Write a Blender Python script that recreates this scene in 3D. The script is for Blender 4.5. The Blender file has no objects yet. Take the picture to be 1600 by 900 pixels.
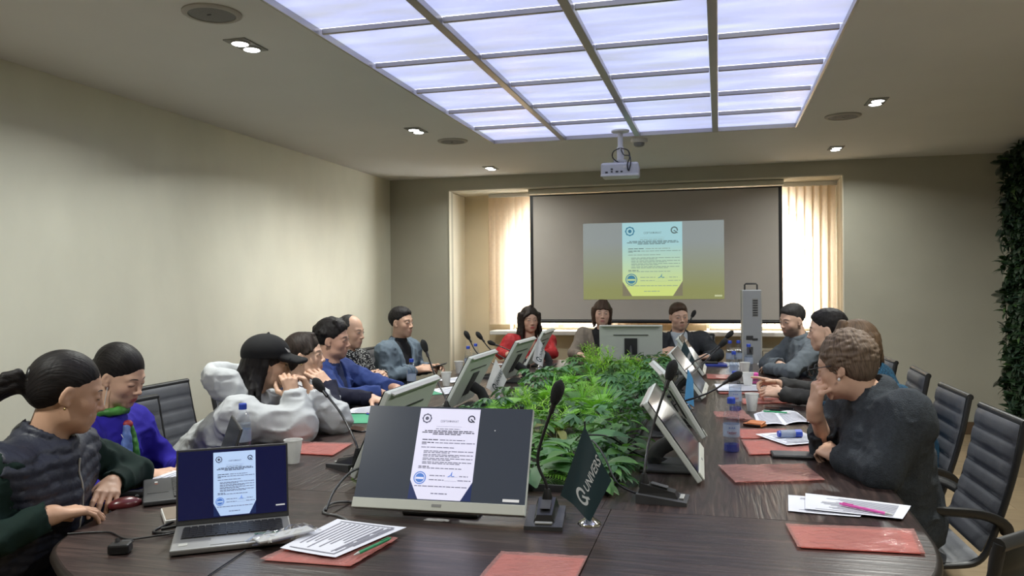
import bpy, bmesh, math, random
import numpy as np
from mathutils import Matrix, Vector
random.seed(7); RNG = np.random.default_rng(7)
PI = math.pi
SC = bpy.context.scene
COL = SC.collection

# ---------------------------------------------------------------- camera
def camera():
    yaw, pit, rol = 0.2554, -0.00335, -0.00887
    f = Vector((-math.sin(yaw)*math.cos(pit), math.cos(yaw)*math.cos(pit), math.sin(pit)))
    r = Vector((math.cos(yaw), math.sin(yaw), 0)); u = r.cross(f)
    r2 = r*math.cos(rol) + u*math.sin(rol); u2 = u*math.cos(rol) - r*math.sin(rol)
    cd = bpy.data.cameras.new('camera'); c = bpy.data.objects.new('camera', cd); COL.objects.link(c)
    cd.sensor_width = 36; cd.lens = 36*1238/1600; cd.clip_start = .05; cd.clip_end = 200
    c.matrix_world = Matrix(((r2.x, u2.x, -f.x, 0), (r2.y, u2.y, -f.y, 0), (r2.z, u2.z, -f.z, 1.45), (0, 0, 0, 1)))
    SC.camera = c
camera()
# ---------------------------------------------------------------- sky, lights, exposure
W = bpy.data.worlds.new('overcast_sky'); SC.world = W; W.use_nodes = True
W.node_tree.nodes['Background'].inputs[0].default_value = (1.0, 1.0, .965, 1)
W.node_tree.nodes['Background'].inputs[1].default_value = 20.0
PANEL_STRENGTH = .70; SPOT_W = 15.
vs = SC.view_settings; vs.view_transform = 'Standard'; vs.look = 'None'; vs.exposure = 0.0; vs.gamma = 1.0
SC.cycles.use_denoising = True
SC.cycles.max_bounces = 8; SC.cycles.diffuse_bounces = 4; SC.cycles.transparent_max_bounces = 16
SC.cycles.caustics_reflective = False; SC.cycles.caustics_refractive = False
SC.cycles.sample_clamp_indirect = 4.0
# ---------------------------------------------------------------- materials
def nd(nt, t, **kw):
    n = nt.nodes.new(t)
    for k, v in kw.items():
        if k in n.inputs: n.inputs[k].default_value = v
        else: setattr(n, k, v)
    return n
MATS = {}
def mat(name, col, rough=.5, metal=0., spec=.5, var=.12, vscale=8., bump=0., bscale=60., stretch=(1,1,1), emis=0., ecol=None, coat=0., attr=None, rnd=0., sheen=0., trans=0., detail=4.):
    """principled surface with noise variation of colour and a fine relief"""
    if name in MATS: return MATS[name]
    m = bpy.data.materials.new(name); m.use_nodes = True; nt = m.node_tree; L = nt.links
    b = nt.nodes['Principled BSDF']
    b.inputs['Roughness'].default_value = rough; b.inputs['Metallic'].default_value = metal
    b.inputs['Specular IOR Level'].default_value = spec; b.inputs['Coat Weight'].default_value = coat
    b.inputs['Sheen Weight'].default_value = sheen; b.inputs['Transmission Weight'].default_value = trans
    tc = nd(nt, 'ShaderNodeTexCoord'); mp = nd(nt, 'ShaderNodeMapping'); mp.inputs['Scale'].default_value = stretch
    L.new(tc.outputs['Object'], mp.inputs['Vector'])
    no = nd(nt, 'ShaderNodeTexNoise', Scale=vscale, Detail=detail); L.new(mp.outputs[0], no.inputs['Vector'])
    hv = nd(nt, 'ShaderNodeHueSaturation')
    if attr:
        a = nd(nt, 'ShaderNodeAttribute'); a.attribute_name = attr; L.new(a.outputs['Color'], hv.inputs['Color'])
    else: hv.inputs['Color'].default_value = (*col, 1)
    mr = nd(nt, 'ShaderNodeMapRange'); mr.inputs['To Min'].default_value = 1-var*1.6; mr.inputs['To Max'].default_value = 1+var*1.6
    L.new(no.outputs['Fac'], mr.inputs['Value'])
    if rnd:
        oi = nd(nt, 'ShaderNodeObjectInfo'); r2 = nd(nt, 'ShaderNodeMapRange'); r2.inputs['To Min'].default_value = 1-rnd; r2.inputs['To Max'].default_value = 1+rnd
        L.new(oi.outputs['Random'], r2.inputs['Value']); mu = nd(nt, 'ShaderNodeMath', operation='MULTIPLY')
        L.new(mr.outputs[0], mu.inputs[0]); L.new(r2.outputs[0], mu.inputs[1]); L.new(mu.outputs[0], hv.inputs['Value'])
    else: L.new(mr.outputs[0], hv.inputs['Value'])
    L.new(hv.outputs[0], b.inputs['Base Color'])
    if bump:
        n2 = nd(nt, 'ShaderNodeTexNoise', Scale=bscale, Detail=3.); L.new(mp.outputs[0], n2.inputs['Vector'])
        bp = nd(nt, 'ShaderNodeBump', Strength=bump, Distance=.01); L.new(n2.outputs['Fac'], bp.inputs['Height']); L.new(bp.outputs[0], b.inputs['Normal'])
    if emis:
        b.inputs['Emission Color'].default_value = (*(ecol or col), 1); b.inputs['Emission Strength'].default_value = emis
    MATS[name] = m
    return m
def clear_mat(name, col, rough=.08, film=.35, gl=(1, 1, 1)):
    """thin clear plastic: lets light straight through, mirrors at grazing angles"""
    if name in MATS: return MATS[name]
    m = bpy.data.materials.new(name); m.use_nodes = True; nt = m.node_tree; L = nt.links; nt.nodes.clear()
    o = nd(nt, 'ShaderNodeOutputMaterial'); t = nd(nt, 'ShaderNodeBsdfTransparent'); g = nd(nt, 'ShaderNodeBsdfGlossy'); g.inputs['Roughness'].default_value = rough
    t.inputs['Color'].default_value = (*col, 1); g.inputs['Color'].default_value = (*gl, 1)
    lw = nd(nt, 'ShaderNodeLayerWeight', Blend=.5); no = nd(nt, 'ShaderNodeTexNoise', Scale=35.); tc = nd(nt, 'ShaderNodeTexCoord'); L.new(tc.outputs['Object'], no.inputs['Vector'])
    bp = nd(nt, 'ShaderNodeBump', Strength=.25, Distance=.004); L.new(no.outputs['Fac'], bp.inputs['Height']); L.new(bp.outputs[0], g.inputs['Normal']); L.new(bp.outputs[0], lw.inputs['Normal'])
    mx = nd(nt, 'ShaderNodeMixShader'); pw = nd(nt, 'ShaderNodeMath', operation='POWER'); pw.inputs[1].default_value = 3.5; L.new(lw.outputs['Facing'], pw.inputs[0]); ma = nd(nt, 'ShaderNodeMath', operation='MULTIPLY_ADD'); ma.inputs[1].default_value = film*1.8; ma.inputs[2].default_value = film*.16; L.new(pw.outputs[0], ma.inputs[0]); L.new(ma.outputs[0], mx.inputs[0]); L.new(t.outputs[0], mx.inputs[1]); L.new(g.outputs[0], mx.inputs[2]); L.new(mx.outputs[0], o.inputs[0])
    MATS[name] = m
    return m
def sheet_mat(name, col, tr=.5, rough=.7, clear=0.):
    """thin sheet: part reflected, part let through diffusely, part straight through"""
    if name in MATS: return MATS[name]
    m = bpy.data.materials.new(name); m.use_nodes = True; nt = m.node_tree; L = nt.links
    b = nt.nodes['Principled BSDF']; o = nt.nodes['Material Output']
    no = nd(nt, 'ShaderNodeTexNoise', Scale=30.); hv = nd(nt, 'ShaderNodeHueSaturation'); hv.inputs['Color'].default_value = (*col, 1)
    tc = nd(nt, 'ShaderNodeTexCoord'); L.new(tc.outputs['Object'], no.inputs['Vector'])
    mr = nd(nt, 'ShaderNodeMapRange'); mr.inputs['To Min'].default_value = .9; mr.inputs['To Max'].default_value = 1.1; L.new(no.outputs['Fac'], mr.inputs[0]); L.new(mr.outputs[0], hv.inputs['Value'])
    L.new(hv.outputs[0], b.inputs['Base Color']); b.inputs['Roughness'].default_value = rough
    t = nd(nt, 'ShaderNodeBsdfTranslucent'); L.new(hv.outputs[0], t.inputs['Color']); mx = nd(nt, 'ShaderNodeMixShader'); mx.inputs[0].default_value = tr
    L.new(b.outputs[0], mx.inputs[1]); L.new(t.outputs[0], mx.inputs[2]); out = mx
    if clear:
        n2 = nd(nt, 'ShaderNodeTexNoise', Scale=22., Detail=3., Distortion=2.5); L.new(tc.outputs['Object'], n2.inputs['Vector']); bp = nd(nt, 'ShaderNodeBump', Strength=.55, Distance=.006); L.new(n2.outputs['Fac'], bp.inputs['Height']); L.new(bp.outputs[0], b.inputs['Normal'])
        tp = nd(nt, 'ShaderNodeBsdfTransparent'); tp.inputs['Color'].default_value = (*col, 1); m2 = nd(nt, 'ShaderNodeMixShader'); m2.inputs[0].default_value = clear
        L.new(mx.outputs[0], m2.inputs[1]); L.new(tp.outputs[0], m2.inputs[2]); out = m2
    L.new(out.outputs[0], o.inputs[0])
    MATS[name] = m
    return m
# ---------------------------------------------------------------- objects
def mesh(name, v, f, smooth=False):
    me = bpy.data.meshes.new(name); me.from_pydata([tuple(map(float, p)) for p in v], [], [tuple(map(int, q)) for q in f]); me.update()
    if smooth: me.polygons.foreach_set('use_smooth', [True]*len(me.polygons))
    return me
def link(name, me, m=None, parent=None, loc=None, rz=None):
    if m is not None and len(me.materials) == 0: me.materials.append(m)
    o = bpy.data.objects.new(name, me); COL.objects.link(o)
    if parent is not None: o.parent = parent
    if loc is not None: o.location = loc
    if rz is not None: o.rotation_euler = (0, 0, rz)
    return o
def tag(o, label, cat, group=None, kind=None):
    o['label'] = label; o['category'] = cat
    if group: o['group'] = group
    if kind: o['kind'] = kind
    return o
def thing(name, label, cat, loc=(0, 0, 0), rz=0., group=None):
    o = bpy.data.objects.new(name, None); COL.objects.link(o); o.location = loc; o.rotation_euler = (0, 0, rz); o.empty_display_size = .05
    return tag(o, label, cat, group)
def struct(o): o['kind'] = 'structure'; return o
def dup(root, loc, rz, label=None, group=None, sc=None):
    r = root.copy(); COL.objects.link(r); r.location = loc; r.rotation_euler = (0, 0, rz)
    if sc: r.scale = (sc, sc, sc) if not isinstance(sc, tuple) else sc
    if label: r['label'] = label
    if group: r['group'] = group
    for ch in list(root.children):
        c = ch.copy(); COL.objects.link(c); c.parent = r
        for g in list(ch.children):
            d = g.copy(); COL.objects.link(d); d.parent = c
    return r
def nrm(v): v = np.asarray(v, float); return v/max(1e-9, np.linalg.norm(v))
class MB:
    """collects simple solids into ONE mesh"""
    def __init__(s): s.v = []; s.f = []
    def add(s, v, f):
        n = len(s.v); s.v += [tuple(map(float, p)) for p in v]; s.f += [tuple(i+n for i in q) for q in f]; return s
    def box(s, c, d, bev=0., R=None):
        bm = bmesh.new(); bmesh.ops.create_cube(bm, size=1); bmesh.ops.scale(bm, vec=d, verts=bm.verts)
        if bev: bmesh.ops.bevel(bm, geom=bm.edges[:]+bm.verts[:], offset=bev, segments=2, affect='EDGES', profile=.5)
        bm.verts.index_update(); c = np.asarray(c, float)
        v = np.array([p.co[:] for p in bm.verts]); f = [[p.index for p in q.verts] for q in bm.faces]; bm.free()
        if R is not None: v = v@np.asarray(R, float).T
        return s.add(v+c, f)
    def tube(s, pts, r, n=8, cap=True, flat=1.):
        P = [np.asarray(p, float) for p in pts]; rs = r if hasattr(r, '__len__') else [r]*len(P); v = []; f = []
        t = nrm(P[1]-P[0]); a = nrm(np.cross(t, (0, 0, 1) if abs(t[2]) < .9 else (1, 0, 0)))
        for i, p in enumerate(P):
            t = nrm(P[min(i+1, len(P)-1)]-P[max(i-1, 0)]); a = nrm(a-t*np.dot(a, t)); b = np.cross(t, a)
            for k in range(n):
                th = 2*PI*k/n; v.append(p+rs[i]*(math.cos(th)*a+flat*math.sin(th)*b))
        for i in range(len(P)-1):
            for k in range(n): f.append((i*n+k, i*n+(k+1) % n, (i+1)*n+(k+1) % n, (i+1)*n+k))
        if cap: f.append(tuple(range(n-1, -1, -1))); f.append(tuple(range((len(P)-1)*n, len(P)*n)))
        return s.add(v, f)
    def lathe(s, prof, c=(0, 0, 0), n=20, R=None, cap=True):
        v = []; f = []; c = np.asarray(c, float)
        for r, z in prof:
            for k in range(n): th = 2*PI*k/n; v.append((r*math.cos(th), r*math.sin(th), z))
        for i in range(len(prof)-1):
            for k in range(n): f.append((i*n+k, i*n+(k+1) % n, (i+1)*n+(k+1) % n, (i+1)*n+k))
        if cap: f.append(tuple(range(n-1, -1, -1))); f.append(tuple(range((len(prof)-1)*n, len(prof)*n)))
        v = np.array(v)
        if R is not None: v = v@np.asarray(R, float).T
        return s.add(v+c, f)
    def ball(s, c, r, n=12, R=None):
        rr = r if hasattr(r, '__len__') else (r, r, r); m = max(4, n//2)
        prof = [(max(1e-4, math.sin(PI*i/m)), -math.cos(PI*i/m)) for i in range(m+1)]
        t = MB().lathe(prof, n=n); v = np.array(t.v)*np.array(rr)
        if R is not None: v = v@np.asarray(R, float).T
        return s.add(v+np.asarray(c, float), t.f)
    def prism(s, poly, z0, z1, R=None, o=(0, 0, 0)):
        n = len(poly); v = [(x, y, z0) for x, y in poly]+[(x, y, z1) for x, y in poly]
        f = [tuple(range(n-1, -1, -1)), tuple(range(n, 2*n))]+[(i, (i+1) % n, (i+1) % n+n, i+n) for i in range(n)]
        v = np.array(v, float)
        if R is not None: v = v@np.asarray(R, float).T
        return s.add(v+np.asarray(o, float), f)
    def build(s, name, m=None, parent=None, smooth=False, loc=None, rz=None):
        me = mesh(name, s.v, s.f, smooth)
        if smooth and hasattr(me, 'set_sharp_from_angle'): me.set_sharp_from_angle(angle=.9)
        return link(name, me, m, parent, loc, rz)
def frame(U, V): U = nrm(U); V = nrm(V); return np.stack([U, V, np.cross(U, V)], 1)
def rotz(a): c, s = math.cos(a), math.sin(a); return np.array([[c, -s, 0], [s, c, 0], [0, 0, 1.]])
def roty(a): c, s = math.cos(a), math.sin(a); return np.array([[c, 0, s], [0, 1, 0], [-s, 0, c]])
def rotx(a): c, s = math.cos(a), math.sin(a); return np.array([[1, 0, 0], [0, c, -s], [0, s, c]])
def spline(P, n=8, closed=False):
    P = [np.asarray(p, float) for p in P]; out = []; N = len(P)
    for i in range(N if closed else N-1):
        g = (lambda k: P[k % N]) if closed else (lambda k: P[min(max(k, 0), N-1)])
        a, b, c, d = g(i-1), g(i), g(i+1), g(i+2)
        for k in range(n):
            t = k/n; out.append(.5*((2*b)+(c-a)*t+(2*a-5*b+4*c-d)*t*t+(3*b-a-3*c+d)*t**3))
    if not closed: out.append(P[-1])
    return out
TXT = {}
def text(s):
    """outline of a line of lettering as flat faces, 1 unit high, starting at x=0"""
    if s in TXT: return TXT[s]
    cu = bpy.data.curves.new('t', 'FONT'); cu.body = s; cu.size = 1; cu.resolution_u = 3; cu.offset = .014 if s.isascii() else 0
    o = bpy.data.objects.new('t', cu); COL.objects.link(o); dg = bpy.context.evaluated_depsgraph_get(); dg.update()
    me = bpy.data.meshes.new_from_object(o.evaluated_get(dg)); v = np.array([p.co[:] for p in me.vertices]); f = [tuple(p.vertices) for p in me.polygons]
    bpy.data.objects.remove(o); bpy.data.curves.remove(cu); bpy.data.meshes.remove(me)
    TXT[s] = (v, f, v[:, 0].max()); return TXT[s]
# ---------------------------------------------------------------- room shell
XL, XR, YB, YA, YN, H = -3.6, 2.58, 8.35, 8.9, -1.6, 2.65
AX0, AX1, AZ = -2.89, 1.18, 2.5                       # window alcove
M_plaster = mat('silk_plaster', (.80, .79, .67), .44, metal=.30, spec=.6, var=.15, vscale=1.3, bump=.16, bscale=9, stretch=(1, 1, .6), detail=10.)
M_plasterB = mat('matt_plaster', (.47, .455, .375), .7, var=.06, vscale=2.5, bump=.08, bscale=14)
M_reveal = mat('cream_reveal', (.72, .685, .575), .6, var=.05, vscale=3)
M_tan = mat('tan_alcove_plaster', (.69, .60, .43), .7, var=.05, vscale=3)
M_ceil = mat('ceiling_paint', (.80, .80, .785), .75, var=.03, vscale=2)
M_white = mat('white_paint', (.75, .74, .71), .45, var=.04)
M_metal = mat('satin_metal', (.42, .40, .38), .35, metal=.9, var=.06)
M_black = mat('black_plastic', (.012, .012, .013), .4, var=.2)
M_dark = mat('dark_grey_plastic', (.04, .04, .043), .5, var=.15)
M_chrome = mat('chrome', (.8, .8, .8), .08, metal=1., var=.03)
M_grey = mat('grey_plastic', (.28, .28, .27), .5, var=.06)
M_silver = mat('silver_plastic', (.50, .50, .47), .4, metal=.3, var=.05)
def wallbox(name, x0, x1, y0, y1, z0, z1, m, kind=True):
    o = MB().box(((x0+x1)/2, (y0+y1)/2, (z0+z1)/2), (x1-x0, y1-y0, z1-z0)).build(name, m)
    return struct(o)
T = .15
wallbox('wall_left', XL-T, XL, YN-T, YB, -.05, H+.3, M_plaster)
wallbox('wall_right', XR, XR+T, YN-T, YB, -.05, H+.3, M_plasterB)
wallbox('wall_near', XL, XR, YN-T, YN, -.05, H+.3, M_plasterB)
b = MB()                                              # back wall round the alcove mouth
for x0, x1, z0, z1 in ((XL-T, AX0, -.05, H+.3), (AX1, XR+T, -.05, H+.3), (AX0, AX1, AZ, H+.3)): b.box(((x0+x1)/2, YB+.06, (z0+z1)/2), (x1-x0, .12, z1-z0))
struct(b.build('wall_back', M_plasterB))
b = MB()                                              # lining of the alcove: two cheeks and a soffit
b.box((AX0-.06, (YB+YA)/2+.06, 1.22), (.12, YA-YB-.12, 2.54)); b.box((AX1+.06, (YB+YA)/2+.06, 1.22), (.12, YA-YB-.12, 2.54)); b.box(((AX0+AX1)/2, (YB+YA)/2+.06, AZ+.06), (AX1-AX0+.24, YA-YB-.12, .12))
b.box((AX0-.005, YB+.02, 1.22), (.012, .06, 2.56)); b.box((AX1+.005, YB+.02, 1.22), (.012, .06, 2.56)); b.box(((AX0+AX1)/2, YB+.02, AZ+.005), (AX1-AX0, .06, .012))
struct(b.build('trim_alcove', M_reveal))
# window wall with two arched openings
WIN = [(-2.35, -1.22), (-.13, .975)]; WZ0, WZS = .93, 1.80
def arch(x0, x1, n=20):
    r = (x1-x0)/2; c = (x0+x1)/2
    return [(x0, WZ0), (x1, WZ0)]+[(c+r*math.cos(PI*k/n), WZS+r*math.sin(PI*k/n)) for k in range(n+1)]
b = MB(); xs = [AX0-.12]
def wall_with_arches(y0, y1):
    bm = MB()
    for x0, x1 in ((AX0-.12, WIN[0][0]), (WIN[0][1], WIN[1][0]), (WIN[1][1], AX1+.12)): bm.box(((x0+x1)/2, (y0+y1)/2, 1.3), (x1-x0, y1-y0, 2.7))
    for x0, x1 in WIN:
        bm.box(((x0+x1)/2, (y0+y1)/2, (WZ0-.05)/2), (x1-x0, y1-y0, WZ0+.05))
        r = (x1-x0)/2; c = (x0+x1)/2; n = 20; v = []; f = []
        for k in range(n+1):
            a = PI*k/n; px, pz = c+r*math.cos(a), WZS+r*math.sin(a)
            for y in (y0, y1): v += [(px, y, pz), (px, y, 2.65)]
        for k in range(n):
            i = 4*k; j = i+4; f += [(i, i+1, j+1, j), (i+2, j+2, j+3, i+3), (i, j, j+2, i+2)]
        bm.add(v, f)
    return bm
struct(wall_with_arches(YA, YA+.3).build('wall_window', M_tan))
M_frame = mat('white_window_frame', (.8, .8, .78), .4, var=.03)
for k, (x0, x1) in enumerate(WIN):
    fr = MB(); P = [(x, YA+.2, z) for x, z in arch(x0+.02, x1-.02)]; P[0] = (x0+.02, YA+.2, WZ0+.02); P[1] = (x1-.02, YA+.2, WZ0+.02)
    fr.tube(P+[P[0]], .035, 6)
    c = (x0+x1)/2; fr.box((c, YA+.2, WZS-.02), (x1-x0, .05, .07)); fr.box((c, YA+.2, (WZ0+WZS)/2), (.06, .05, WZS-WZ0))
    w = struct(fr.build('window_%d' % (k+1), M_frame))
    g = MB(); A = [(x, z) for x, z in arch(x0+.01, x1-.01)]; g.add([(x, YA+.205, z) for x, z in A], [tuple(range(len(A)))]); g.build('pane', clear_mat('window_glass', (.97, .98, .98), .03, .2), w)
sl = MB().box(((AX0+AX1)/2, 8.76, .915), (AX1-AX0-.75, .3, .045), .008)
struct(sl.build('trim_sill', M_white))
# ceiling round the light coffer
PX0, PX1, PY1, CELL, NROW = -1.845, .59, 6.48, .609, 8
PY0 = PY1-NROW*CELL
b = MB()
for x0, x1, y0, y1 in ((XL-T, PX0, YN-T, YB+.12), (PX1, XR+T, YN-T, YB+.12), (PX0, PX1, YN-T, PY0), (PX0, PX1, PY1, YB+.12)): b.box(((x0+x1)/2, (y0+y1)/2, H+.12), (x1-x0, y1-y0, .24))
struct(b.build('ceiling', M_ceil))
# floor: boards on a base
wallbox('floor', XL-T, XR+T, YN-T, YA+.3, -.12, -.012, mat('screed', (.25, .22, .18), .8))
FL = bpy.data.objects['floor']
M_oak = mat('oak_laminate', (.33, .245, .15), .45, var=.22, vscale=3, stretch=(1.2, 14, 1), bump=.06, bscale=30, rnd=.13)
pl = mesh('floor_plank', *(lambda q: (q.v, q.f))(MB().box((0, 0, -.006), (1.283, .232, .012), .0015)))
pl.materials.append(M_oak)
ny = int((YA-YN)/.234)
for j in range(ny+1):
    off = (j*.47) % 1.285
    for i in range(6):
        x = XL-.2+off+i*1.285-.6
        if x < XL-.3 or x > XR+.45: continue
        link('floor_plank', pl, None, FL, (x, YN+.117+j*.234, 0))
M_skirt = mat('brown_skirting', (.13, .085, .05), .45, var=.15, vscale=6, stretch=(1, 1, 6))
struct(MB().box(((AX1+XR)/2, YB-.008, .06), (XR-AX1, .016, .12), .003).build('baseboard_back', M_skirt))
struct(MB().box(((AX0+XL)/2, YB-.008, .06), (AX0-XL, .016, .12), .003).build('trim_1', M_skirt))
struct(MB().box((XL+.008, (YB+YN)/2, .06), (.016, YB-YN-.04, .12), .003).build('baseboard_left', M_skirt))
# ---------------------------------------------------------------- luminous ceiling
M_lum = mat('lit_diffuser', (.8, .8, .8), .6, var=.05)
def lum_mat():
    m = bpy.data.materials.new('luminous_diffuser'); m.use_nodes = True; nt = m.node_tree; L = nt.links
    b = nt.nodes['Principled BSDF']; b.inputs['Base Color'].default_value = (.7, .7, .75, 1); b.inputs['Roughness'].default_value = .35
    tc = nd(nt, 'ShaderNodeTexCoord'); oi = nd(nt, 'ShaderNodeObjectInfo'); mp = nd(nt, 'ShaderNodeMapping'); mp.inputs['Scale'].default_value = (1.2, 5., 1)
    ad = nd(nt, 'ShaderNodeVectorMath', operation='ADD'); L.new(tc.outputs['Object'], mp.inputs[0]); L.new(mp.outputs[0], ad.inputs[0])
    sm = nd(nt, 'ShaderNodeMath', operation='MULTIPLY'); sm.inputs[1].default_value = 37.; L.new(oi.outputs['Random'], sm.inputs[0]); L.new(sm.outputs[0], ad.inputs[1])
    no = nd(nt, 'ShaderNodeTexNoise', Scale=1.3, Detail=3.); L.new(ad.outputs[0], no.inputs['Vector'])
    cr = nd(nt, 'ShaderNodeValToRGB'); e = cr.color_ramp.elements
    e[0].position = .3; e[0].color = (.50, .54, .74, 1); e[1].position = .75; e[1].color = (.76, .83, .90, 1); k = cr.color_ramp.elements.new(.50); k.color = (.54, .60, 1.0, 1)
    L.new(no.outputs['Fac'], cr.inputs[0]); L.new(cr.outputs[0], b.inputs['Emission Color']); b.inputs['Emission Strength'].default_value = PANEL_STRENGTH*1.35
    return m
LP = thing('luminous_ceiling_panel', 'large recessed luminous ceiling panel, a glowing grid of square diffusers in metal beams', 'ceiling light', ((PX0+PX1)/2, (PY0+PY1)/2, H))
cw = (PX1-PX0)/4
tile = mesh('diffuser', *(lambda q: (q.v, q.f))(MB().box((0, 0, 0), (cw-.006, CELL-.006, .006)))); tile.materials.append(lum_mat())
cx, cy = (PX0+PX1)/2, (PY0+PY1)/2
for i in range(4):
    for j in range(NROW):
        link('diffuser', tile, None, LP, (PX0+cw*(i+.5)-cx, PY0+CELL*(j+.5)-cy, .035))
fr = MB()
for x in (PX0, PX1): fr.box((x-cx+(.006 if x < cx else -.006), 0, .03), (.012, PY1-PY0, .058))
for y in (PY0, PY1): fr.box((0, y-cy+(.006 if y < cy else -.006), .03), (PX1-PX0-.026, .012, .058))
fr.build('frame', M_metal, LP)
for i in (1, 2, 3): MB().box((PX0+cw*i-cx, 0, .012), (.045, PY1-PY0-.03, .035), .004).build('long_beam', M_metal, LP)
for j in range(1, NROW):
    for i in range(4): MB().box((PX0+cw*(i+.5)-cx, PY0+CELL*j-cy, .016), (cw-.052, .018, .026), .003).build('cross_bar', M_metal, LP)
# downlights, speakers, sensor
M_glow = mat('lit_bulb', (1, 1, 1), .5, emis=14., ecol=(.95, .98, 1))
def downlight(name_label, x, y):
    t = thing('downlight', name_label, 'ceiling light', (x, y, H), 0, None)
    MB().box((0, 0, -.002), (.12, .21, .008), .002).build('trim_plate', M_grey, t)
    for s in (-1, 1):
        MB().lathe([(.046, -.004), (.046, -.012), (.040, -.013), (.038, -.007)], (0, s*.05, 0), 20).build('lamp_ring', M_silver, t)
        MB().lathe([(.036, -.0145), (.036, -.0065)], (0, s*.05, 0), 16).build('lamp', M_glow, t)
        nm = 'spot_light_dim' if y > 7 else 'spot_light'; la = bpy.data.lights.get(nm) or bpy.data.lights.new(nm, 'AREA'); la.shape = 'DISK'; la.size = .07; la.energy = SPOT_W*(.45 if y > 7 else 1.); la.color = (.98, 1, .94); la.spread = 2.7
        lo = bpy.data.objects.new('spot_light', la); COL.objects.link(lo); lo.location = (x, y+s*.05, H-.017)
    return t
for lab, x, y in (('twin recessed spotlight nearest the left of the photo, beside the round ceiling speaker', -2.25, 3.46), ('twin recessed spotlight in the left ceiling margin, halfway down the room', -2.24, 5.71),
                  ('twin recessed spotlight over the back left corner', -2.24, 7.76), ('twin recessed spotlight in the right ceiling margin, halfway down the room', 1.02, 5.70), ('twin recessed spotlight over the back wall on the right', 1.02, 7.57)):
    downlight(lab, x, y)
downlight('twin recessed spotlight on the right, nearer than the photo shows', 1.02, 3.45)
downlight('twin recessed spotlight above the near left end of the table, out of the photo', -2.24, 1.2); downlight('twin recessed spotlight above the near right end of the table, out of the photo', 1.02, 1.2)
def grille(lab, x, y):
    t = thing('ceiling_speaker', lab, 'speaker', (x, y, H))
    MB().lathe([(.125, .0), (.125, -.006), (.115, -.012), (.1, -.012), (.098, -.004)], n=32).build('rim', mat('speaker_rim', (.46, .44, .41), .6), t, True)
    MB().lathe([(.098, -.004), (.098, -.008), (.03, -.014), (.001, -.0145)], n=32, cap=False).build('grille', mat('speaker_mesh', (.2, .2, .2), .6, var=.3, vscale=300), t, True)
    MB().box((0, -.02, -.0155), (.018, .006, .003)).build('badge', M_dark, t)
grille('round ceiling speaker at the upper left, nearest the camera', -2.13, 3.02); grille('round ceiling speaker left of the luminous panel, near its far end', -2.12, 6.22); grille('round ceiling speaker right of the luminous panel', .874, 6.13)
t = thing('smoke_detector', 'small white smoke detector on the ceiling beside the projector mount', 'detector', (-.63, 6.62, H))
MB().lathe([(.07, 0), (.07, -.02), (.06, -.03)], n=24).build('base', M_white, t, True); MB().lathe([(.045, -.03), (.042, -.05), (.03, -.06), (.012, -.064)], n=20).build('sensor_head', M_grey, t, True)
# projector
t = thing('ceiling_projector', 'white projector hanging from a short ceiling pole with looped black cables', 'projector', (-.735, 6.2, H), .05)
MB().lathe([(.07, 0), (.07, -.012), (.03, -.02)], n=20).build('ceiling_plate', M_white, t, True)
MB().tube([(0, 0, -.01), (0, 0, -.15)], .02, 12).tube([(0, 0, -.13), (0, 0, -.25)], .028, 12).build('pole', M_white, t, True)
MB().box((0, 0, -.245), (.1, .1, .02), .004).build('bracket', M_silver, t)
body = MB().box((0, 0, -.315), (.29, .22, .105), .018).build('body', mat('projector_white', (.62, .62, .63), .45, var=.04), t)
MB().box((0, -.112, -.362), (.29, .012, .018), .004).build('lower_lip', M_white, body)
for x, z, w in ((-.06, -.315, .016), (-.06, -.335, .014), (-.02, -.335, .02), (.015, -.335, .016), (-.1, -.338, .02)): MB().box((x, -.111, z), (w, .006, .011)).build('socket', M_dark, body)
MB().box((.045, -.1105, -.30), (.035, .003, .018)).build('sticker', M_white, body)
MB().lathe([(.03, 0), (.03, .03), (.022, .035)], (-.08, .11, -.315), 16, R=rotx(-PI/2)).build('lens', M_black, body, True)
for P in ([(0, -.022, -.14), (-.05, -.05, -.17), (-.055, -.05, -.22), (.0, -.06, -.262), (.03, -.09, -.262)], [(0, -.022, -.14), (.06, -.05, -.165), (.075, -.06, -.22), (.06, -.118, -.28), (.065, -.118, -.33)], [(.005, -.022, -.15), (.03, -.06, -.2), (.075, -.09, -.215), (.085, -.115, -.27), (.07, -.116, -.335)]):
    MB().tube(spline(P, 6), .0045, 6).build('cable', M_black, t, True)
# ---------------------------------------------------------------- blinds, screen, radiator, green wall
BL = thing('vertical_blinds', 'peach vertical fabric blinds across the window alcove behind the projection screen', 'blinds', (0, 8.74, 0))
MB().box((-.67, 0, 2.475), (3.75, .05, .04), .004).build('head_rail', M_white, BL)
M_slat = sheet_mat('peach_blind_fabric', (.86, .72, .56), .48, .85)
sv = []; sf = []
for k in range(5):
    u = -.042+.021*k; d = .006*(1-(2*k/4-1)**2)
    for z in (0, -1.45): sv.append((u, d, z))
sf = [(2*k, 2*k+2, 2*k+3, 2*k+1) for k in range(4)]
slat = mesh('slat', sv, sf, True); slat.materials.append(M_slat)
for k in range(48):
    o = link('slat', slat, None, BL, (-2.51+k*.0775, 0, 2.455), .42+.10*math.sin(k*1.7))
MB().tube([(-2.52, -.03, 2.45), (-2.525, -.035, 1.25)], .004, 6).lathe([(.008, 0), (.012, .03), (.008, .06)], (-2.525, -.035, 1.2), 8).build('pull_cord', M_slat, BL)
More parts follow.
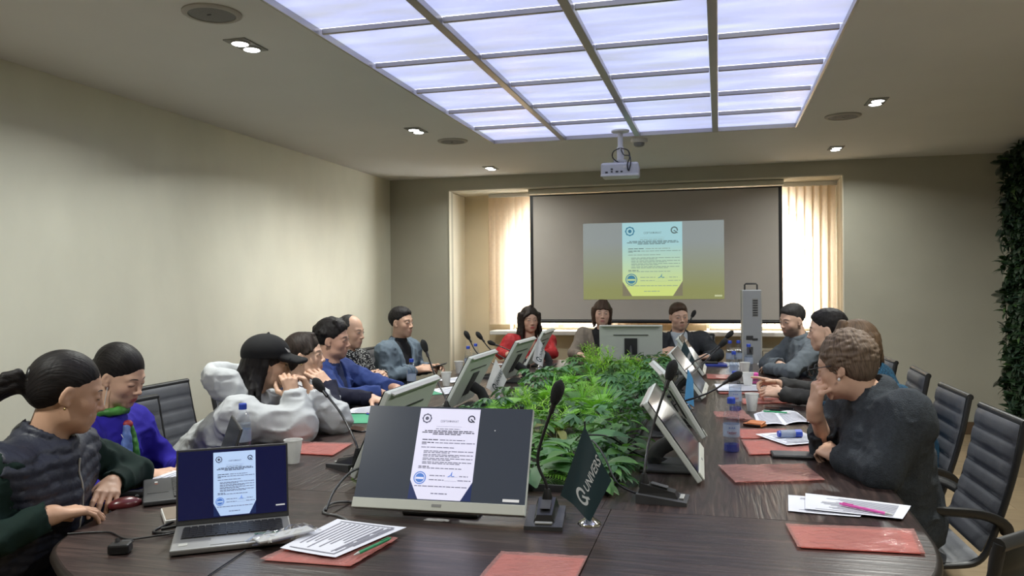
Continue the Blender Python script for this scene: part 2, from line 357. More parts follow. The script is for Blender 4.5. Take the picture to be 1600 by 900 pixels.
# screen
SX0, SX1, SZ0, SZ1, SY = -1.995, .625, 1.075, 2.43, 8.45
PS = thing('projection_screen', 'wide pull-down projection screen with black side borders showing a certificate', 'screen', ((SX0+SX1)/2, SY, 0))
sx = (SX0+SX1)/2
MB().box((0, .02, SZ1+.04), (SX1-SX0+.04, .06, .055), .008).build('housing', M_reveal, PS); MB().box((0, 0, SZ1-.006), (SX1-SX0, .004, .014)).build('border', M_black, PS)
fab = MB().box((0, 0, (SZ0+SZ1)/2), (SX1-SX0-.07, .003, SZ1-SZ0)).build('fabric', mat('screen_fabric', (.50, .46, .42), .8, var=.02), PS)
for s in (-1, 1): MB().box((s*(SX1-SX0)/2-s*.0175, 0, (SZ0+SZ1)/2), (.035, .003, SZ1-SZ0)).build('border', M_black, PS)
MB().tube([(-(SX1-SX0)/2, 0, SZ0-.018), ((SX1-SX0)/2, 0, SZ0-.018)], .02, 10).build('weight_bar', M_black, PS)
t = thing('radiator', 'cream panel radiator below the right end of the window sill', 'radiator', (.6, 8.81, .16))
for k in range(12):
    MB().box((-.44+k*.08, 0, .3), (.07, .06, .54), .012).build('column', mat('cream_enamel', (.68, .62, .5), .4), t)
MB().box((0, 0, .585), (.98, .075, .03), .006).build('top_grille', mat('cream_enamel', (.7, .64, .5), .4), t)
MB().box((0, -.01, .01), (.9, .05, .03), .006).build('bottom_rail', mat('cream_enamel', (.7, .64, .5), .4), t)
for sx_ in (-.4, .4): MB().box((sx_, .0, -.08), (.03, .05, .16)).build('foot', M_white, t)
# ---------------------------------------------------------------- conference table
TZ = .75
def wood(name, along_y):
    m = bpy.data.materials.new(name); m.use_nodes = True; nt = m.node_tree; L = nt.links; b = nt.nodes['Principled BSDF']
    tc = nd(nt, 'ShaderNodeTexCoord'); mp = nd(nt, 'ShaderNodeMapping'); mp.inputs['Scale'].default_value = (22, 1.6, 1) if along_y else (1.6, 22, 1)
    L.new(tc.outputs['Object'], mp.inputs[0])
    no = nd(nt, 'ShaderNodeTexNoise', Scale=1.6, Detail=7., Distortion=1.6); L.new(mp.outputs[0], no.inputs['Vector'])
    cr = nd(nt, 'ShaderNodeValToRGB'); e = cr.color_ramp.elements
    e[0].position = .32; e[0].color = (.015, .0088, .0080, 1); e[1].position = .72; e[1].color = (.082, .053, .046, 1); k = e.new(.52); k.color = (.036, .0225, .0200, 1)
    L.new(no.outputs['Fac'], cr.inputs[0]); L.new(cr.outputs[0], b.inputs['Base Color'])
    rr = nd(nt, 'ShaderNodeMapRange'); rr.inputs['To Min'].default_value = .40; rr.inputs['To Max'].default_value = .24; L.new(no.outputs['Fac'], rr.inputs[0]); L.new(rr.outputs[0], b.inputs['Roughness'])
    bp = nd(nt, 'ShaderNodeBump', Strength=.6 if along_y else .4, Distance=.004); L.new(no.outputs['Fac'], bp.inputs['Height']); L.new(bp.outputs[0], b.inputs['Normal'])
    b.inputs['Specular IOR Level'].default_value = .65
    return m
W_Y, W_X = wood('wenge_grain_lengthwise', True), wood('wenge_grain_crosswise', False)
OUT = [(.55, 2.5), (.535, 2.25), (.47, 2.04), (.34, 1.83), (.12, 1.6), (-.22, 1.44), (-.65, 1.38), (-1.05, 1.41), (-1.33, 1.49), (-1.49, 1.575), (-1.63, 1.665), (-1.755, 1.78), (-1.825, 1.95), (-1.86, 2.15), (-1.905, 2.5), (-1.99, 3.4), (-2.08, 4.6), (-2.13, 5.8), (-2.12, 6.6), (-1.98, 7.02), (-1.6, 7.24), (-.7, 7.34), (.1, 7.3), (.46, 7.15), (.62, 6.8), (.64, 6.3), (.61, 5.2), (.58, 4.0), (.56, 3.1)]
OUTL = [tuple(p) for p in spline([np.array(p) for p in OUT], 4, True)]
def clip(poly, a, b, c):                              # keep a*x+b*y<=c
    out = []
    for i in range(len(poly)):
        p, q = poly[i], poly[(i+1) % len(poly)]; dp, dq = a*p[0]+b*p[1]-c, a*q[0]+b*q[1]-c
        if dp <= 0: out.append(p)
        if dp*dq < 0: t = dp/(dp-dq); out.append((p[0]+t*(q[0]-p[0]), p[1]+t*(q[1]-p[1])))
    return out
TB = thing('conference_table', 'very long dark wenge conference table with rounded ends and a planted centre', 'table', (-.75, 4.3, 0))
G = .0012; YS, YF, BX0, BX1 = 2.46, 6.75, -1.20, -.36
def panel(name, cuts, m, poly=None, z0=.716, z1=TZ):
    p = poly or OUTL
    for c in cuts: p = clip(p, *c)
    q = MB().prism([(x+.75, y-4.3) for x, y in p[::1]], z0, z1)
    return q.build(name, m, TB)
panel('top_panel', [(0, 1, YS-G), (1, 0, -.33-G)], W_X); panel('top_panel', [(0, 1, YS-G), (-1, 0, .33-G)], W_X)
panel('top_panel', [(0, -1, -YS-G), (0, 1, YF-G), (1, 0, BX0)], W_Y); panel('top_panel', [(0, -1, -YS-G), (0, 1, YF-G), (-1, 0, -BX1)], W_Y)
panel('top_panel', [(0, -1, -YF-G)], W_X); panel('top_panel', [(0, -1, -YS-G), (0, 1, 2.62), (1, 0, BX1-G), (-1, 0, -BX0-G)], W_X)
rim = MB(); n = len(OUTL)
M_edge = mat('wenge_edge_band', (.022, .016, .013), .35, var=.2)
rim.tube([(x+.75, y-4.3, .733) for x, y in OUTL]+[(OUTL[0][0]+.75, OUTL[0][1]-4.3, .733)], .0165, 8, cap=False); rim.build('edge_band', M_edge, TB, True)
ins = [((x+.75)*.72, (y-4.3)*.86) for x, y in OUTL]; sk = MB(); n = len(ins)
v = []; 
for (x, y) in ins: v += [(x, y, .01), (x, y, .715), (x*.97, y*.98, .01), (x*.97, y*.98, .715)]
f = []
for i in range(n): a, b_ = 4*i, 4*((i+1) % n); f += [(a, b_, b_+1, a+1), (a+2, a+3, b_+3, b_+2), (a, a+2, b_+2, b_), (a+1, b_+1, b_+3, a+3)]
sk.add(v, f); sk.build('modesty_panel', M_edge, TB)
tr = MB(); cx_, cy_ = (BX0+BX1)/2+.75, (2.64+YF)/2-4.3
for x in (BX0, BX1): tr.box((x+.75, cy_, .69), (.012, YF-2.66, .16))
for y in (2.64, YF): tr.box((cx_, y-4.3, .69), (BX1-BX0, .012, .16))
tr.box((cx_, cy_, .62), (BX1-BX0, YF-2.64, .02)); tr.build('planter_trough', M_dark, TB)
MB().box((cx_, cy_, .72), (BX1-BX0-.02, YF-2.68, .03)).build('soil', mat('dark_soil', (.02, .016, .012), .95, var=.5, vscale=60, bump=.6, bscale=90), TB)
# ---------------------------------------------------------------- office chairs
M_leather = mat('grey_leatherette', (.075, .078, .088), .5, var=.1, vscale=20, bump=.1, bscale=220)
M_arm = mat('black_armrest', (.014, .014, .015), .4)
def make_chair():
    t = thing('office_chair', 'ribbed grey office chair', 'chair', (0, 0, 0), 0, 'ribbed grey office chairs round the table')
    # faces +x; back sling with ribs, then seat sling
    def sling(P, nr, wdt, name):
        P = spline(P, 6*nr//max(1, len(P)-1)+2); P = np.array(P); s = np.r_[0, np.cumsum(np.linalg.norm(np.diff(P, axis=0), axis=1))]; Ltot = s[-1]
        N = nr*6+1; q = np.linspace(0, Ltot, N); C = np.stack([np.interp(q, s, P[:, k]) for k in range(2)], 1); tg = np.gradient(C, axis=0); tg /= np.linalg.norm(tg, axis=1)[:, None]; nn = np.stack([-tg[:, 1], tg[:, 0]], 1)
        b = MB(); v = []; f = []; wd = [-wdt/2, -wdt/2+.012, -wdt/4, 0, wdt/4, wdt/2-.012, wdt/2]
        for i in range(N):
            u = (i % 6)/6.; r = .007*abs(math.sin(PI*u))**.35+.006
            for k, w in enumerate(wd):
                e = .0 if k in (0, 6) else r
                p = C[i]+nn[i]*e; v.append((p[0], w, p[1]))
            for k, w in enumerate(wd):
                p = C[i]-nn[i]*(.0 if k in (0, 6) else r*.8); v.append((p[0], w, p[1]))
        for i in range(N-1):
            for k in range(6):
                a = i*14+k; f.append((a, a+1, a+15, a+14)); f.append((a+7, a+21, a+22, a+8))
        f.append((0, 7, 8, 1)); 
        for i in (0, N-1):
            for k in range(6): a = i*14+k; f.append((a, a+1, a+8, a+7))
        return b.add(v, f).build(name, M_leather, t, True)
    sling([(-.37, .985), (-.335, .80), (-.285, .62), (-.235, .50)], 7, .44, 'backrest')
    sling([(-.225, .485), (-.15, .455), (.05, .45), (.22, .465), (.27, .45)], 6, .45, 'seat')
    for s in (-1, 1):
        MB().tube(spline([(-.385, s*.228, .995), (-.345, s*.228, .80), (-.293, s*.228, .62), (-.235, s*.228, .48), (-.14, s*.228, .445), (.06, s*.228, .44), (.22, s*.228, .455), (.275, s*.228, .44)], 5), .013, 8).build('side_rail', M_arm, t, True)
        MB().tube(spline([(.20, s*.235, .44), (.225, s*.265, .50), (.20, s*.275, .63), (.14, s*.275, .665), (-.08, s*.275, .662), (-.22, s*.27, .655), (-.30, s*.25, .62), (-.32, s*.232, .58)], 6), .016, 8, flat=1.5).build('armrest', M_arm, t, True)
    MB().tube([(-.385, -.235, .992), (-.385, .235, .992)], .015, 10).build('top_bar', M_arm, t, True)
    MB().box((0, 0, .415), (.22, .30, .035), .01).build('seat_plate', M_arm, t)
    MB().lathe([(.028, .40), (.028, .25), (.035, .24), (.035, .10)], n=14).build('gas_lift', M_dark, t, True)
    for k in range(5):
        a = 2*PI*k/5+.3; d = np.array([math.cos(a), math.sin(a), 0])
        lg = MB().tube([d*.03+np.array([0, 0, .115]), d*.16+np.array([0, 0, .11]), d*.30+np.array([0, 0, .075])], [.028, .022, .016], 8).build('leg', M_arm, t, True)
        MB().tube([d*.30+np.array([-d[1]*.022, d[0]*.022, .03]), d*.30+np.array([d[1]*.022, -d[0]*.022, .03])], .0295, 12).build('caster', M_black, lg, True)
    return t
CH0 = make_chair(); CHN = [0]
def chair(label, x, y, deg, sc=None, group='ribbed grey office chairs round the table'):
    if CHN[0] == 0: c = CH0; c.location = (x, y, 0); c.rotation_euler = (0, 0, math.radians(deg)); c['label'] = label; c['group'] = group
    else: c = dup(CH0, (x, y, 0), math.radians(deg), label, group, sc)
    if sc: c.scale = (sc,)*3
    CHN[0] += 1
    return c
CH0.scale = (.95, .95, .95)
chair('ribbed grey office chair in the right foreground, under the woman with glasses', .675, 3.38, 182)
chair('second grey office chair on the right, behind the bigger foreground one', .69, 4.07, 181)
chair('grey office chair with its narrow back catching the light, third on the right', .73, 4.92, 178)
chair('office chair whose top just shows right behind the hair of the woman in teal', .70, 5.62, 182)
chair('grey office chair under the bearded man in the polo neck', .74, 6.44, 200)
bc = chair('black office chair at the lower right edge of the photo, nearest the camera', .414, 2.12, 135)
M_blackleather = mat('black_leatherette', (.010, .012, .012), .5, var=.1, vscale=20)
for c_ in bc.children:
    if c_.name.startswith(('backrest', 'seat')) and 'plate' not in c_.name: c_.data = c_.data.copy(); c_.data.materials[0] = M_blackleather
chair('grey office chair between the woman in blue and the woman in the hoodie', -2.20, 2.93, -3)
chair('office chair under the woman in the quilted vest', -2.12, 1.93, 20); chair('office chair under the woman in the white hoodie', -2.46, 3.53, 0); chair('office chair under the woman in navy with her hand on her chest', -2.42, 4.11, 0)
chair('office chair under the man in the bright blue suit', -2.56, 4.70, 0); chair('office chair under the balding man in the patterned shirt', -2.64, 5.29, 0)
chair('office chair with dark back edge behind the man in the grey blazer', -2.40, 5.89, -4)
chair('office chair behind the woman in red at the far end', -1.78, 7.62, -70); chair('office chair behind the woman with short brown hair at the far end', -1.07, 7.68, -85); chair('tall-backed office chair behind the man in the dark suit at the far end', -.27, 7.72, -90)
# ---------------------------------------------------------------- certificate shown on three screens
M_page = mat('page_backlit', (.5, .5, .6), .3, var=.02, emis=.62, ecol=(.82, .80, 1.0))
M_page2 = mat('page_backlit_blue', (.4, .5, .7), .3, var=.02, emis=.62, ecol=(.50, .68, 1.0))
M_ink = mat('screen_ink', (.03, .03, .06), .5, var=.02); M_ink2 = mat('screen_grey_ink', (.16, .16, .24), .5, var=.02)
M_navy = mat('screen_navy', (.01, .02, .09), .4, var=.02, emis=.10, ecol=(.05, .12, .5)); M_stamp = mat('screen_stamp_blue', (.05, .15, .5), .4, var=.02, emis=.35, ecol=(.15, .35, .9))
M_gold = mat('screen_gold', (.4, .3, .12), .4, var=.02, emis=.2, ecol=(.8, .6, .3))
def certificate(parent, O, U, V, w, h, mp, mi, mi2, mn, ms, step=.0006, proj=False):
    """page w x h with its lower corners cut; O = lower left corner, U right, V up (unit), all in the parent's frame"""
    N = np.cross(U, V); O = np.asarray(O, float); U = np.asarray(U, float); V = np.asarray(V, float)
    P = lambda x, y, k: O+U*x*w+V*y*h+N*step*k
    def poly(b, pts, k): b.add([P(x, y, k) for x, y in pts], [tuple(range(len(pts)))])
    ar = h/w
    b = MB(); poly(b, [(.16, 0), (.84, 0), (1, .20), (1, 1), (0, 1), (0, .20)], 1); pg = b.build('page', mp, parent)
    b = MB(); poly(b, [(0, 0), (.16, 0), (0, .20)], 1); b.build('page_corner', mn, parent); b = MB(); poly(b, [(.84, 0), (1, 0), (1, .20)], 1); b.build('page_corner', mn, parent)
    lines = MB(); bold = MB(); rng = random.Random(3)
    def row(y, x0, x1, th, tgt, words=True):
        x = x0
        while x < x1-.01:
            e = min(x1, x+rng.uniform(.035, .10)) if words else x1
            poly(tgt, [(x, y), (e, y), (e, y+th), (x, y+th)], 2); x = e+.012
    row(.795, .30, .72, .002, lines, False)
    for y, a, c in ((.765, .30, .70),): row(y, a, c, .007, lines)
    for y, a, c in ((.74, .12, .92), (.722, .08, .94), (.704, .26, .74)): row(y, a, c, .010, bold)
    row(.640, .10, .36, .010, bold); row(.640, .39, .80, .008, lines); row(.608, .10, .30, .010, bold); row(.608, .32, .97, .008, lines); row(.592, .10, .18, .008, lines); row(.556, .10, .66, .008, lines)
    for k, y in enumerate((.515, .499, .475, .459, .435, .419, .395, .379)): row(y, .15, (.96 if k % 2 == 0 else .5+.08*k % .3), .008, lines)
    row(.345, .10, .27, .009, bold); row(.329, .10, .80, .008, lines); row(.25, .30, .55, .008, lines); row(.25, .78, .92, .008, lines); row(.205, .30, .54, .008, lines); row(.205, .76, .97, .008, lines); row(.135, .08, .92, .008, lines); row(.06, .36, .62, .009, lines)
    row(.245, .58, .76, .002, lines, False); row(.20, .55, .74, .002, lines, False)
    lines.build('small_print', mi2, parent)['kind'] = 'stuff'; bold.build('bold_print', mi, parent)['kind'] = 'stuff'
    v, f, tw = text('СЕРТИФИКАТ'); s = .045*w*.95/1.; k = .30*w/tw
    b = MB(); b.add([O+U*(.36*w+p[0]*k)+V*(.845*h+p[1]*k*1.05)+N*step*2 for p in v], f); b.build('title', mi, parent)
    # round emblem left, ring-and-tail logo right, stamp, signature
    def ring(b, cx, cy, r0, r1, a0, a1, n=24, k=3, wob=0.):
        pts = []; ff = []
        for i in range(n+1):
            a = a0+(a1-a0)*i/n; q = 1+wob*math.cos(8*a)
            for r in (r0, r1*q): pts.append(P(cx+r*math.cos(a), cy+r*math.sin(a)/ar, k))
        ff = [(2*i, 2*i+1, 2*i+3, 2*i+2) for i in range(n)]
        b.add(pts, ff)
    b = MB(); ring(b, .13, .885, .058, .078, 0, 2*PI, 32, 3, .06); ring(b, .13, .885, .0, .030, 0, 2*PI, 16, 3); b.build('emblem', mi2 if not proj else ms, parent)
    b = MB(); ring(b, .87, .888, .040, .060, -.25, 2*PI-.95, 28, 4)
    b.add([P(.865, .892, 4), P(.90, .872, 4), P(.93, .855, 4), P(.915, .845, 4), P(.885, .866, 4), P(.855, .878, 4)], [(0, 1, 2, 3, 4, 5)]); b.build('ring_logo', mi, parent)
    b = MB(); ring(b, .15, .225, .085, .10, 0, 2*PI, 28, 3); ring(b, .15, .225, .0, .072, 0, 2*PI, 24, 3); b.build('stamp', ms, parent)
    b = MB(); row(.21, .085, .215, .022, b, False); b.v = [tuple(np.array(p)+N*step*2) for p in b.v]; b.build('stamp_band', mp, parent)
    b = MB(); b.tube([P(x, y, 3) for x, y in ((.60, .245), (.64, .26), (.66, .30), (.655, .255), (.67, .25), (.70, .255))], .006*w, 4); b.build('signature', ms, parent)
def rpage(nm, top, bot, st):
    """projected light: bluish at the top turning yellow at the bottom, as the projector throws it"""
    m = bpy.data.materials.new(nm); m.use_nodes = True; nt = m.node_tree; L = nt.links; b = nt.nodes['Principled BSDF']
    tc = nd(nt, 'ShaderNodeTexCoord'); sp = nd(nt, 'ShaderNodeSeparateXYZ'); L.new(tc.outputs['Object'], sp.inputs[0])
    mr = nd(nt, 'ShaderNodeMapRange'); mr.inputs['From Min'].default_value = 1.29; mr.inputs['From Max'].default_value = 2.1; L.new(sp.outputs['Z'], mr.inputs[0])
    cr = nd(nt, 'ShaderNodeValToRGB'); e = cr.color_ramp.elements; e[0].position = .12; e[0].color = (*bot, 1); e[1].position = .75; e[1].color = (*top, 1); L.new(mr.outputs[0], cr.inputs[0])
    b.inputs['Base Color'].default_value = (.12, .12, .11, 1); b.inputs['Roughness'].default_value = .9; b.inputs['Specular IOR Level'].default_value = 0
    L.new(cr.outputs[0], b.inputs['Emission Color']); b.inputs['Emission Strength'].default_value = st
    return m
IX0, IX1, IZ0, IZ1 = -1.41-sx, .055-sx, 1.29, 2.105
b = MB().box(((IX0+IX1)/2, -.003, (IZ0+IZ1)/2), (IX1-IX0, .002, IZ1-IZ0)); img = b.build('projected_image', rpage('projected_field', (.24, .27, .27), (.22, .23, .075), 1.), PS)
certificate(img, (-.99-sx, -.0042, 1.325), (1, 0, 0), (0, 0, 1), .625, .775, rpage('projected_page', (.34, .58, .62), (.56, .66, .18), 1.), mat('projected_ink', (.1, .12, .12), .9, var=.02, emis=.22, ecol=(.4, .6, .6)), mat('projected_ink_soft', (.15, .18, .17), .9, var=.02, emis=.36, ecol=(.5, .7, .6)), rpage('projected_corner', (.2, .2, .2), (.17, .15, .09), 1.), mat('projected_blue', (.05, .2, .3), .9, var=.02, emis=.3, ecol=(.15, .5, .75)), step=.0008, proj=True)
MB().box((IX1-.06, -.0045, IZ0+.035), (.075, .001, .018)).build('caption_bar', mat('projected_bar', (.3, .3, .2), .9, emis=.5, ecol=(.8, .85, .5)), img)
# ---------------------------------------------------------------- monitors
M_back = mat('monitor_back_grey', (.60, .63, .59), .5, var=.03); M_bezel = mat('monitor_silver', (.60, .61, .54), .45, metal=0., var=.04)
M_scr = mat('screen_off', (.012, .013, .015), .12, spec=.6, var=.02); M_scr_on = mat('screen_dark_grey', (.02, .022, .026), .25, var=.02, emis=.055, ecol=(.55, .68, .95))
def monitor(label, x, y, z0, yaw, tilt, content=False, base_off=.16, group='identical silver desk monitors on the table'):
    """panel .54 x .33, lower edge centre at (x,y,z0), facing yaw, leaning back by tilt"""
    t = thing('desk_monitor', label, 'monitor', (x, y, TZ), yaw, group)
    R = roty(-tilt); Z = z0-TZ
    A = lambda px, py, pz: tuple(R@np.array([px, py, pz])+np.array([0, 0, Z]))
    hs = MB().box(A(-.012, 0, .165), (.021, .54, .33), .004, R)
    hs.build('housing', M_back, t)
    sc = MB().box(A(.0012, 0, .179), (.002, .536, .297), 0, R).build('screen', M_scr_on if content else M_scr, t)
    MB().box(A(.003, 0, .0155), (.006, .54, .031), .002, R).build('chin', M_bezel, t)
    MB().box(A(.0066, 0, .016), (.001, .03, .008), 0, R).build('badge', M_grey, t)
    MB().box(A(-.0255, 0, .327), (.02, .5, .006), 0, R).build('top_vent', M_silver, t)
    MB().box(A(-.0256, 0, .245), (.002, .30, .006), 0, R).build('vent_slot', M_dark, t)
    MB().box(A(-.026, 0, .14), (.004, .11, .15), .001, R).build('stand_mount', M_dark, t)
    nk = np.array(A(-.04, 0, .13))
    MB().tube([nk, nk+np.array([-.05, 0, -.03]), (nk[0]-.075, 0, max(.04, nk[2]-.09)), (nk[0]-.06, 0, .012)], [.012, .012, .013, .016], 10, flat=2.6).build('stand_arm', M_dark, t, True)
    MB().box((nk[0]-.03, 0, .006), (.19, .24, .012), .005).build('stand_foot', M_dark, t)
    if content:
        Ux = np.array([0, 1., 0]); Vx = R@np.array([0, 0, 1.])
        certificate(sc, A(.0026, -.095, .034), Ux, Vx, .197, .288, M_page, M_ink, M_ink2, M_navy, M_stamp, step=.0004)
        MB().box(A(.0026, .225, .042), (.001, .05, .008), 0, R).build('caption_bar', mat('caption_white', (.6, .6, .6), .5, emis=.5), sc)
        MB().box(A(.0026, .155, .255), (.001, .003, .003), 0, R).build('pointer', mat('caption_white', (.6, .6, .6), .5), sc)
    return t
monitor('big silver monitor in the foreground, facing the camera with the certificate on screen', -.824, 2.233, .775, -1.526, .50, True)
monitor('first monitor in the left row, seen from behind, nearest the foreground screen', -1.26, 2.80, .787, 3.16, .42)
monitor('second monitor in the left row, seen from behind, in front of the white flag', -1.482, 4.375, .775, 3.155, .50)
monitor('third monitor in the left row, seen from behind, behind the white flag', -1.53, 5.60, .775, 3.126, .51)
monitor('last monitor in the left row, in front of the woman in red', -1.60, 6.72, .775, 3.174, .50)
monitor('nearest monitor in the right row, its tilted screen mirroring the window light', -.063, 3.088, .768, .022, .61)
monitor('second monitor in the right row, seen edge on', -.105, 3.80, .785, .18, .53)
monitor('third monitor in the right row, orange reflection on its screen', -.08, 5.10, .775, -.02, .64)
monitor('last monitor in the right row, by the dark suited man', -.105, 6.32, .775, -.003, .61)
monitor('monitor at the far end seen squarely from behind, in front of the short-haired woman', -.75, 6.98, .785, 1.672, .30)
# ---------------------------------------------------------------- laptops
M_alu = mat('laptop_silver', (.36, .36, .36), .38, metal=.6, var=.04); M_key = mat('key_black', (.02, .02, .022), .5)
def laptop(label, x, y, yaw, m, open_deg, w=.32, d=.222, lit=False, keys=True):
    """hinge line centre at (x,y), user side towards +x of its own frame"""
    t = thing('laptop', label, 'laptop', (x, y, TZ), yaw)
    MB().box((d/2, 0, .0105), (d, w, .015), .004).build('base', m, t)
    kb = MB().box((d*.37, 0, .0185), (d*.46, w*.86, .0015)).build('keyboard_well', M_dark if m is M_alu else M_black, t)
    k = MB()
    for r in range(6):
        n = 14 if r < 5 else 9; yw = w*.85
        for c in range(n):
            ww = yw/n; k.box((d*.37-d*.205+r*d*.08, -yw/2+ww*(c+.5), .0205), (d*.066, ww-.003, .0025))
    ko = k.build('keys', M_key, kb); ko['kind'] = 'stuff'
    MB().box((d*.80, 0, .0186), (d*.28, w*.36, .001)).build('touchpad', mat('touchpad_grey', (.30, .30, .30), .4) if m is M_alu else M_dark, t)
    a = math.radians(open_deg-90); R = roty(-a)
    A = lambda px, py, pz: tuple(R@np.array([px, py, pz])+np.array([0, 0, .016]))
    lid = MB().box(A(-.004, 0, d*.48), (.007, w, d*.96), .003, R).build('lid', m if m is not M_alu else M_dark, t)
    s = MB().box(A(.0002, 0, d*.50), (.0012, w*.965, d*.86), 0, R)
    if lit:
        so = s.build('screen', mat('screen_deep_blue', (.004, .005, .02), .2, var=.02, emis=.06, ecol=(.06, .08, .55)), lid)
        certificate(so, A(.0012, -.055, d*.085), (0, 1, 0), R@np.array([0, 0, 1.]), .118, d*.81, M_page2, M_ink, M_ink2, M_navy, M_stamp, step=.0004)
        MB().box(A(.0012, .132, d*.16), (.0006, .026, .004), 0, R).build('caption_bar', mat('caption_white', (.6, .6, .6), .5, emis=.5), so)
    else: s.build('screen', M_scr, lid)
    return t
l1 = laptop('silver laptop in the left foreground with the certificate on its deep blue screen', -1.38, 2.035, -.99, M_alu, 100, .312, .225, True)
MB().box((.185, -.125, .0187), (.022, .022, .0006)).build('sticker', M_silver, l1); MB().box((.155, .085, .0187), (.012, .075, .0006)).build('sticker', mat('green_sticker', (.05, .18, .10), .5), l1)
l2 = laptop('black laptop behind the silver one, facing the woman in the quilted vest', -1.71, 2.42, 3.83, M_dark, 108, .33, .232)
MB().box((.19, -.10, .0187), (.010, .016, .0006)).build('sticker', M_white, l2); MB().box((.19, -.075, .0187), (.010, .014, .0006)).build('sticker', mat('orange_sticker', (.35, .1, .05), .5), l2)
# ---------------------------------------------------------------- gooseneck microphones
M_foam = mat('black_foam', (.010, .010, .010), .95, var=.4, vscale=200, bump=.5, bscale=300); M_mic = mat('mic_black', (.014, .014, .015), .32)
def mic(label, bx, by, yaw, tip, mid=None, hs=1., plain=False):
    """base wedge at (bx,by), buttons towards +x of its frame; tip = world position of the foam head's end"""
    t = thing('gooseneck_microphone', label, 'microphone', (bx, by, TZ), yaw, 'black gooseneck conference microphones')
    b = MB(); w = .055
    v = [(-.075, -w, 0), (.085, -w, 0), (.085, w, 0), (-.075, w, 0), (-.075, -w, .030), (.085, -w, .012), (.085, w, .012), (-.075, w, .030)]
    b.add(v, [(3, 2, 1, 0), (4, 5, 6, 7), (0, 1, 5, 4), (1, 2, 6, 5), (2, 3, 7, 6), (3, 0, 4, 7)]); base = b.build('base', mat('mic_base_grey', (.05, .05, .052), .4), t)
    b = MB(); v = [(-.07, -.036, .028), (.055, -.03, .016), (.055, .03, .016), (-.07, .036, .028), (-.062, -.026, .058), (.045, -.022, .034), (.045, .022, .034), (-.062, .026, .058)]
    b.add(v, [(4, 5, 6, 7), (0, 1, 5, 4), (1, 2, 6, 5), (2, 3, 7, 6), (3, 0, 4, 7), (3, 2, 1, 0)]); b.build('top_cover', M_mic, t)
    if not plain:
        MB().box((.066, 0, .0175), (.014, .05, .005), .0015).build('talk_button', M_silver, t)
        MB().box((-.005, 0, .051), (.055, .03, .002), 0, roty(.22)).build('speaker_grille', M_dark, t)
    Ri = rotz(-yaw); L0 = np.array([-.055, 0, .05]); e = Ri@(np.array(tip)-np.array([bx, by, TZ]))
    MB().lathe([(.018, .04), (.015, .062), (.008, .085)], (-.055, 0, 0), 14).build('collar', M_black, t, True)
    m1 = Ri@(np.array(mid)-np.array([bx, by, TZ])) if mid is not None else L0*.55+e*.45+np.array([0, 0, .06*np.linalg.norm(e[:2]-L0[:2])+.01])
    d = nrm(e-m1); hl = .075*hs; s0 = e-d*hl*1.02
    P = spline([L0, L0+np.array([0, 0, .05])*.7+(m1-L0)*.1, m1, s0], 8)
    MB().tube(P, .0048, 8).build('gooseneck', M_mic, t, True)
    MB().tube([s0-d*.03, s0+d*.005], .008, 10).build('sleeve', M_mic, t, True)
    q = np.linspace(0, 1, 9); MB().tube([s0+d*hl*k for k in q], [hs*r for r in (.010, .0145, .0165, .0185, .0195, .0195, .018, .0135, .004)], 14).build('windscreen', M_foam, t, True)
    return t
mic('microphone in the foreground standing right of the certificate monitor', -.50, 2.285, -1.45, (-.462, 2.345, 1.165), (-.535, 2.34, .93))
mic('microphone beside the nearest right monitor, its neck rising straight in front of the leaves', -.185, 2.595, -.05, (-.148, 2.78, 1.19), (-.225, 2.70, .95))
mic('microphone at the left behind the laptop, neck leaning towards the woman in navy', -1.385, 2.80, 2.6, (-1.62, 2.95, 1.075), (-1.47, 2.90, .94))
mic('microphone between the first two left monitors, head upright against the bare wall', -1.47, 4.02, 3.0, (-1.625, 4.2, 1.15), (-1.53, 4.17, .93))
mic('microphone with its head leftmost in front of the alcove corner', -1.66, 5.72, 3.0, (-1.895, 5.8, 1.105), (-1.79, 5.8, .93))
mic('microphone with its head just right of the leftmost one before the alcove', -1.60, 5.95, 3.0, (-1.865, 6.0, 1.085), (-1.74, 6.0, .94))
mic('microphone leaning far left in front of the woman in red', -1.64, 6.5, 3.0, (-1.95, 6.6, .965), (-1.80, 6.6, .91))
mic('microphone with a long neck leaning right over the papers from the second right monitor', -.20, 3.98, .1, (.105, 3.9, 1.03), (-.06, 3.93, .92))
mic('microphone in the right row whose head points at the blue folder', -.20, 4.85, .1, (.05, 5.2, 1.10), (-.10, 5.1, .95))
mic('microphone in the right row whose head points at the water bottles by the recirculator', -.22, 5.75, .1, (.10, 5.9, 1.11), (-.06, 5.85, .96))
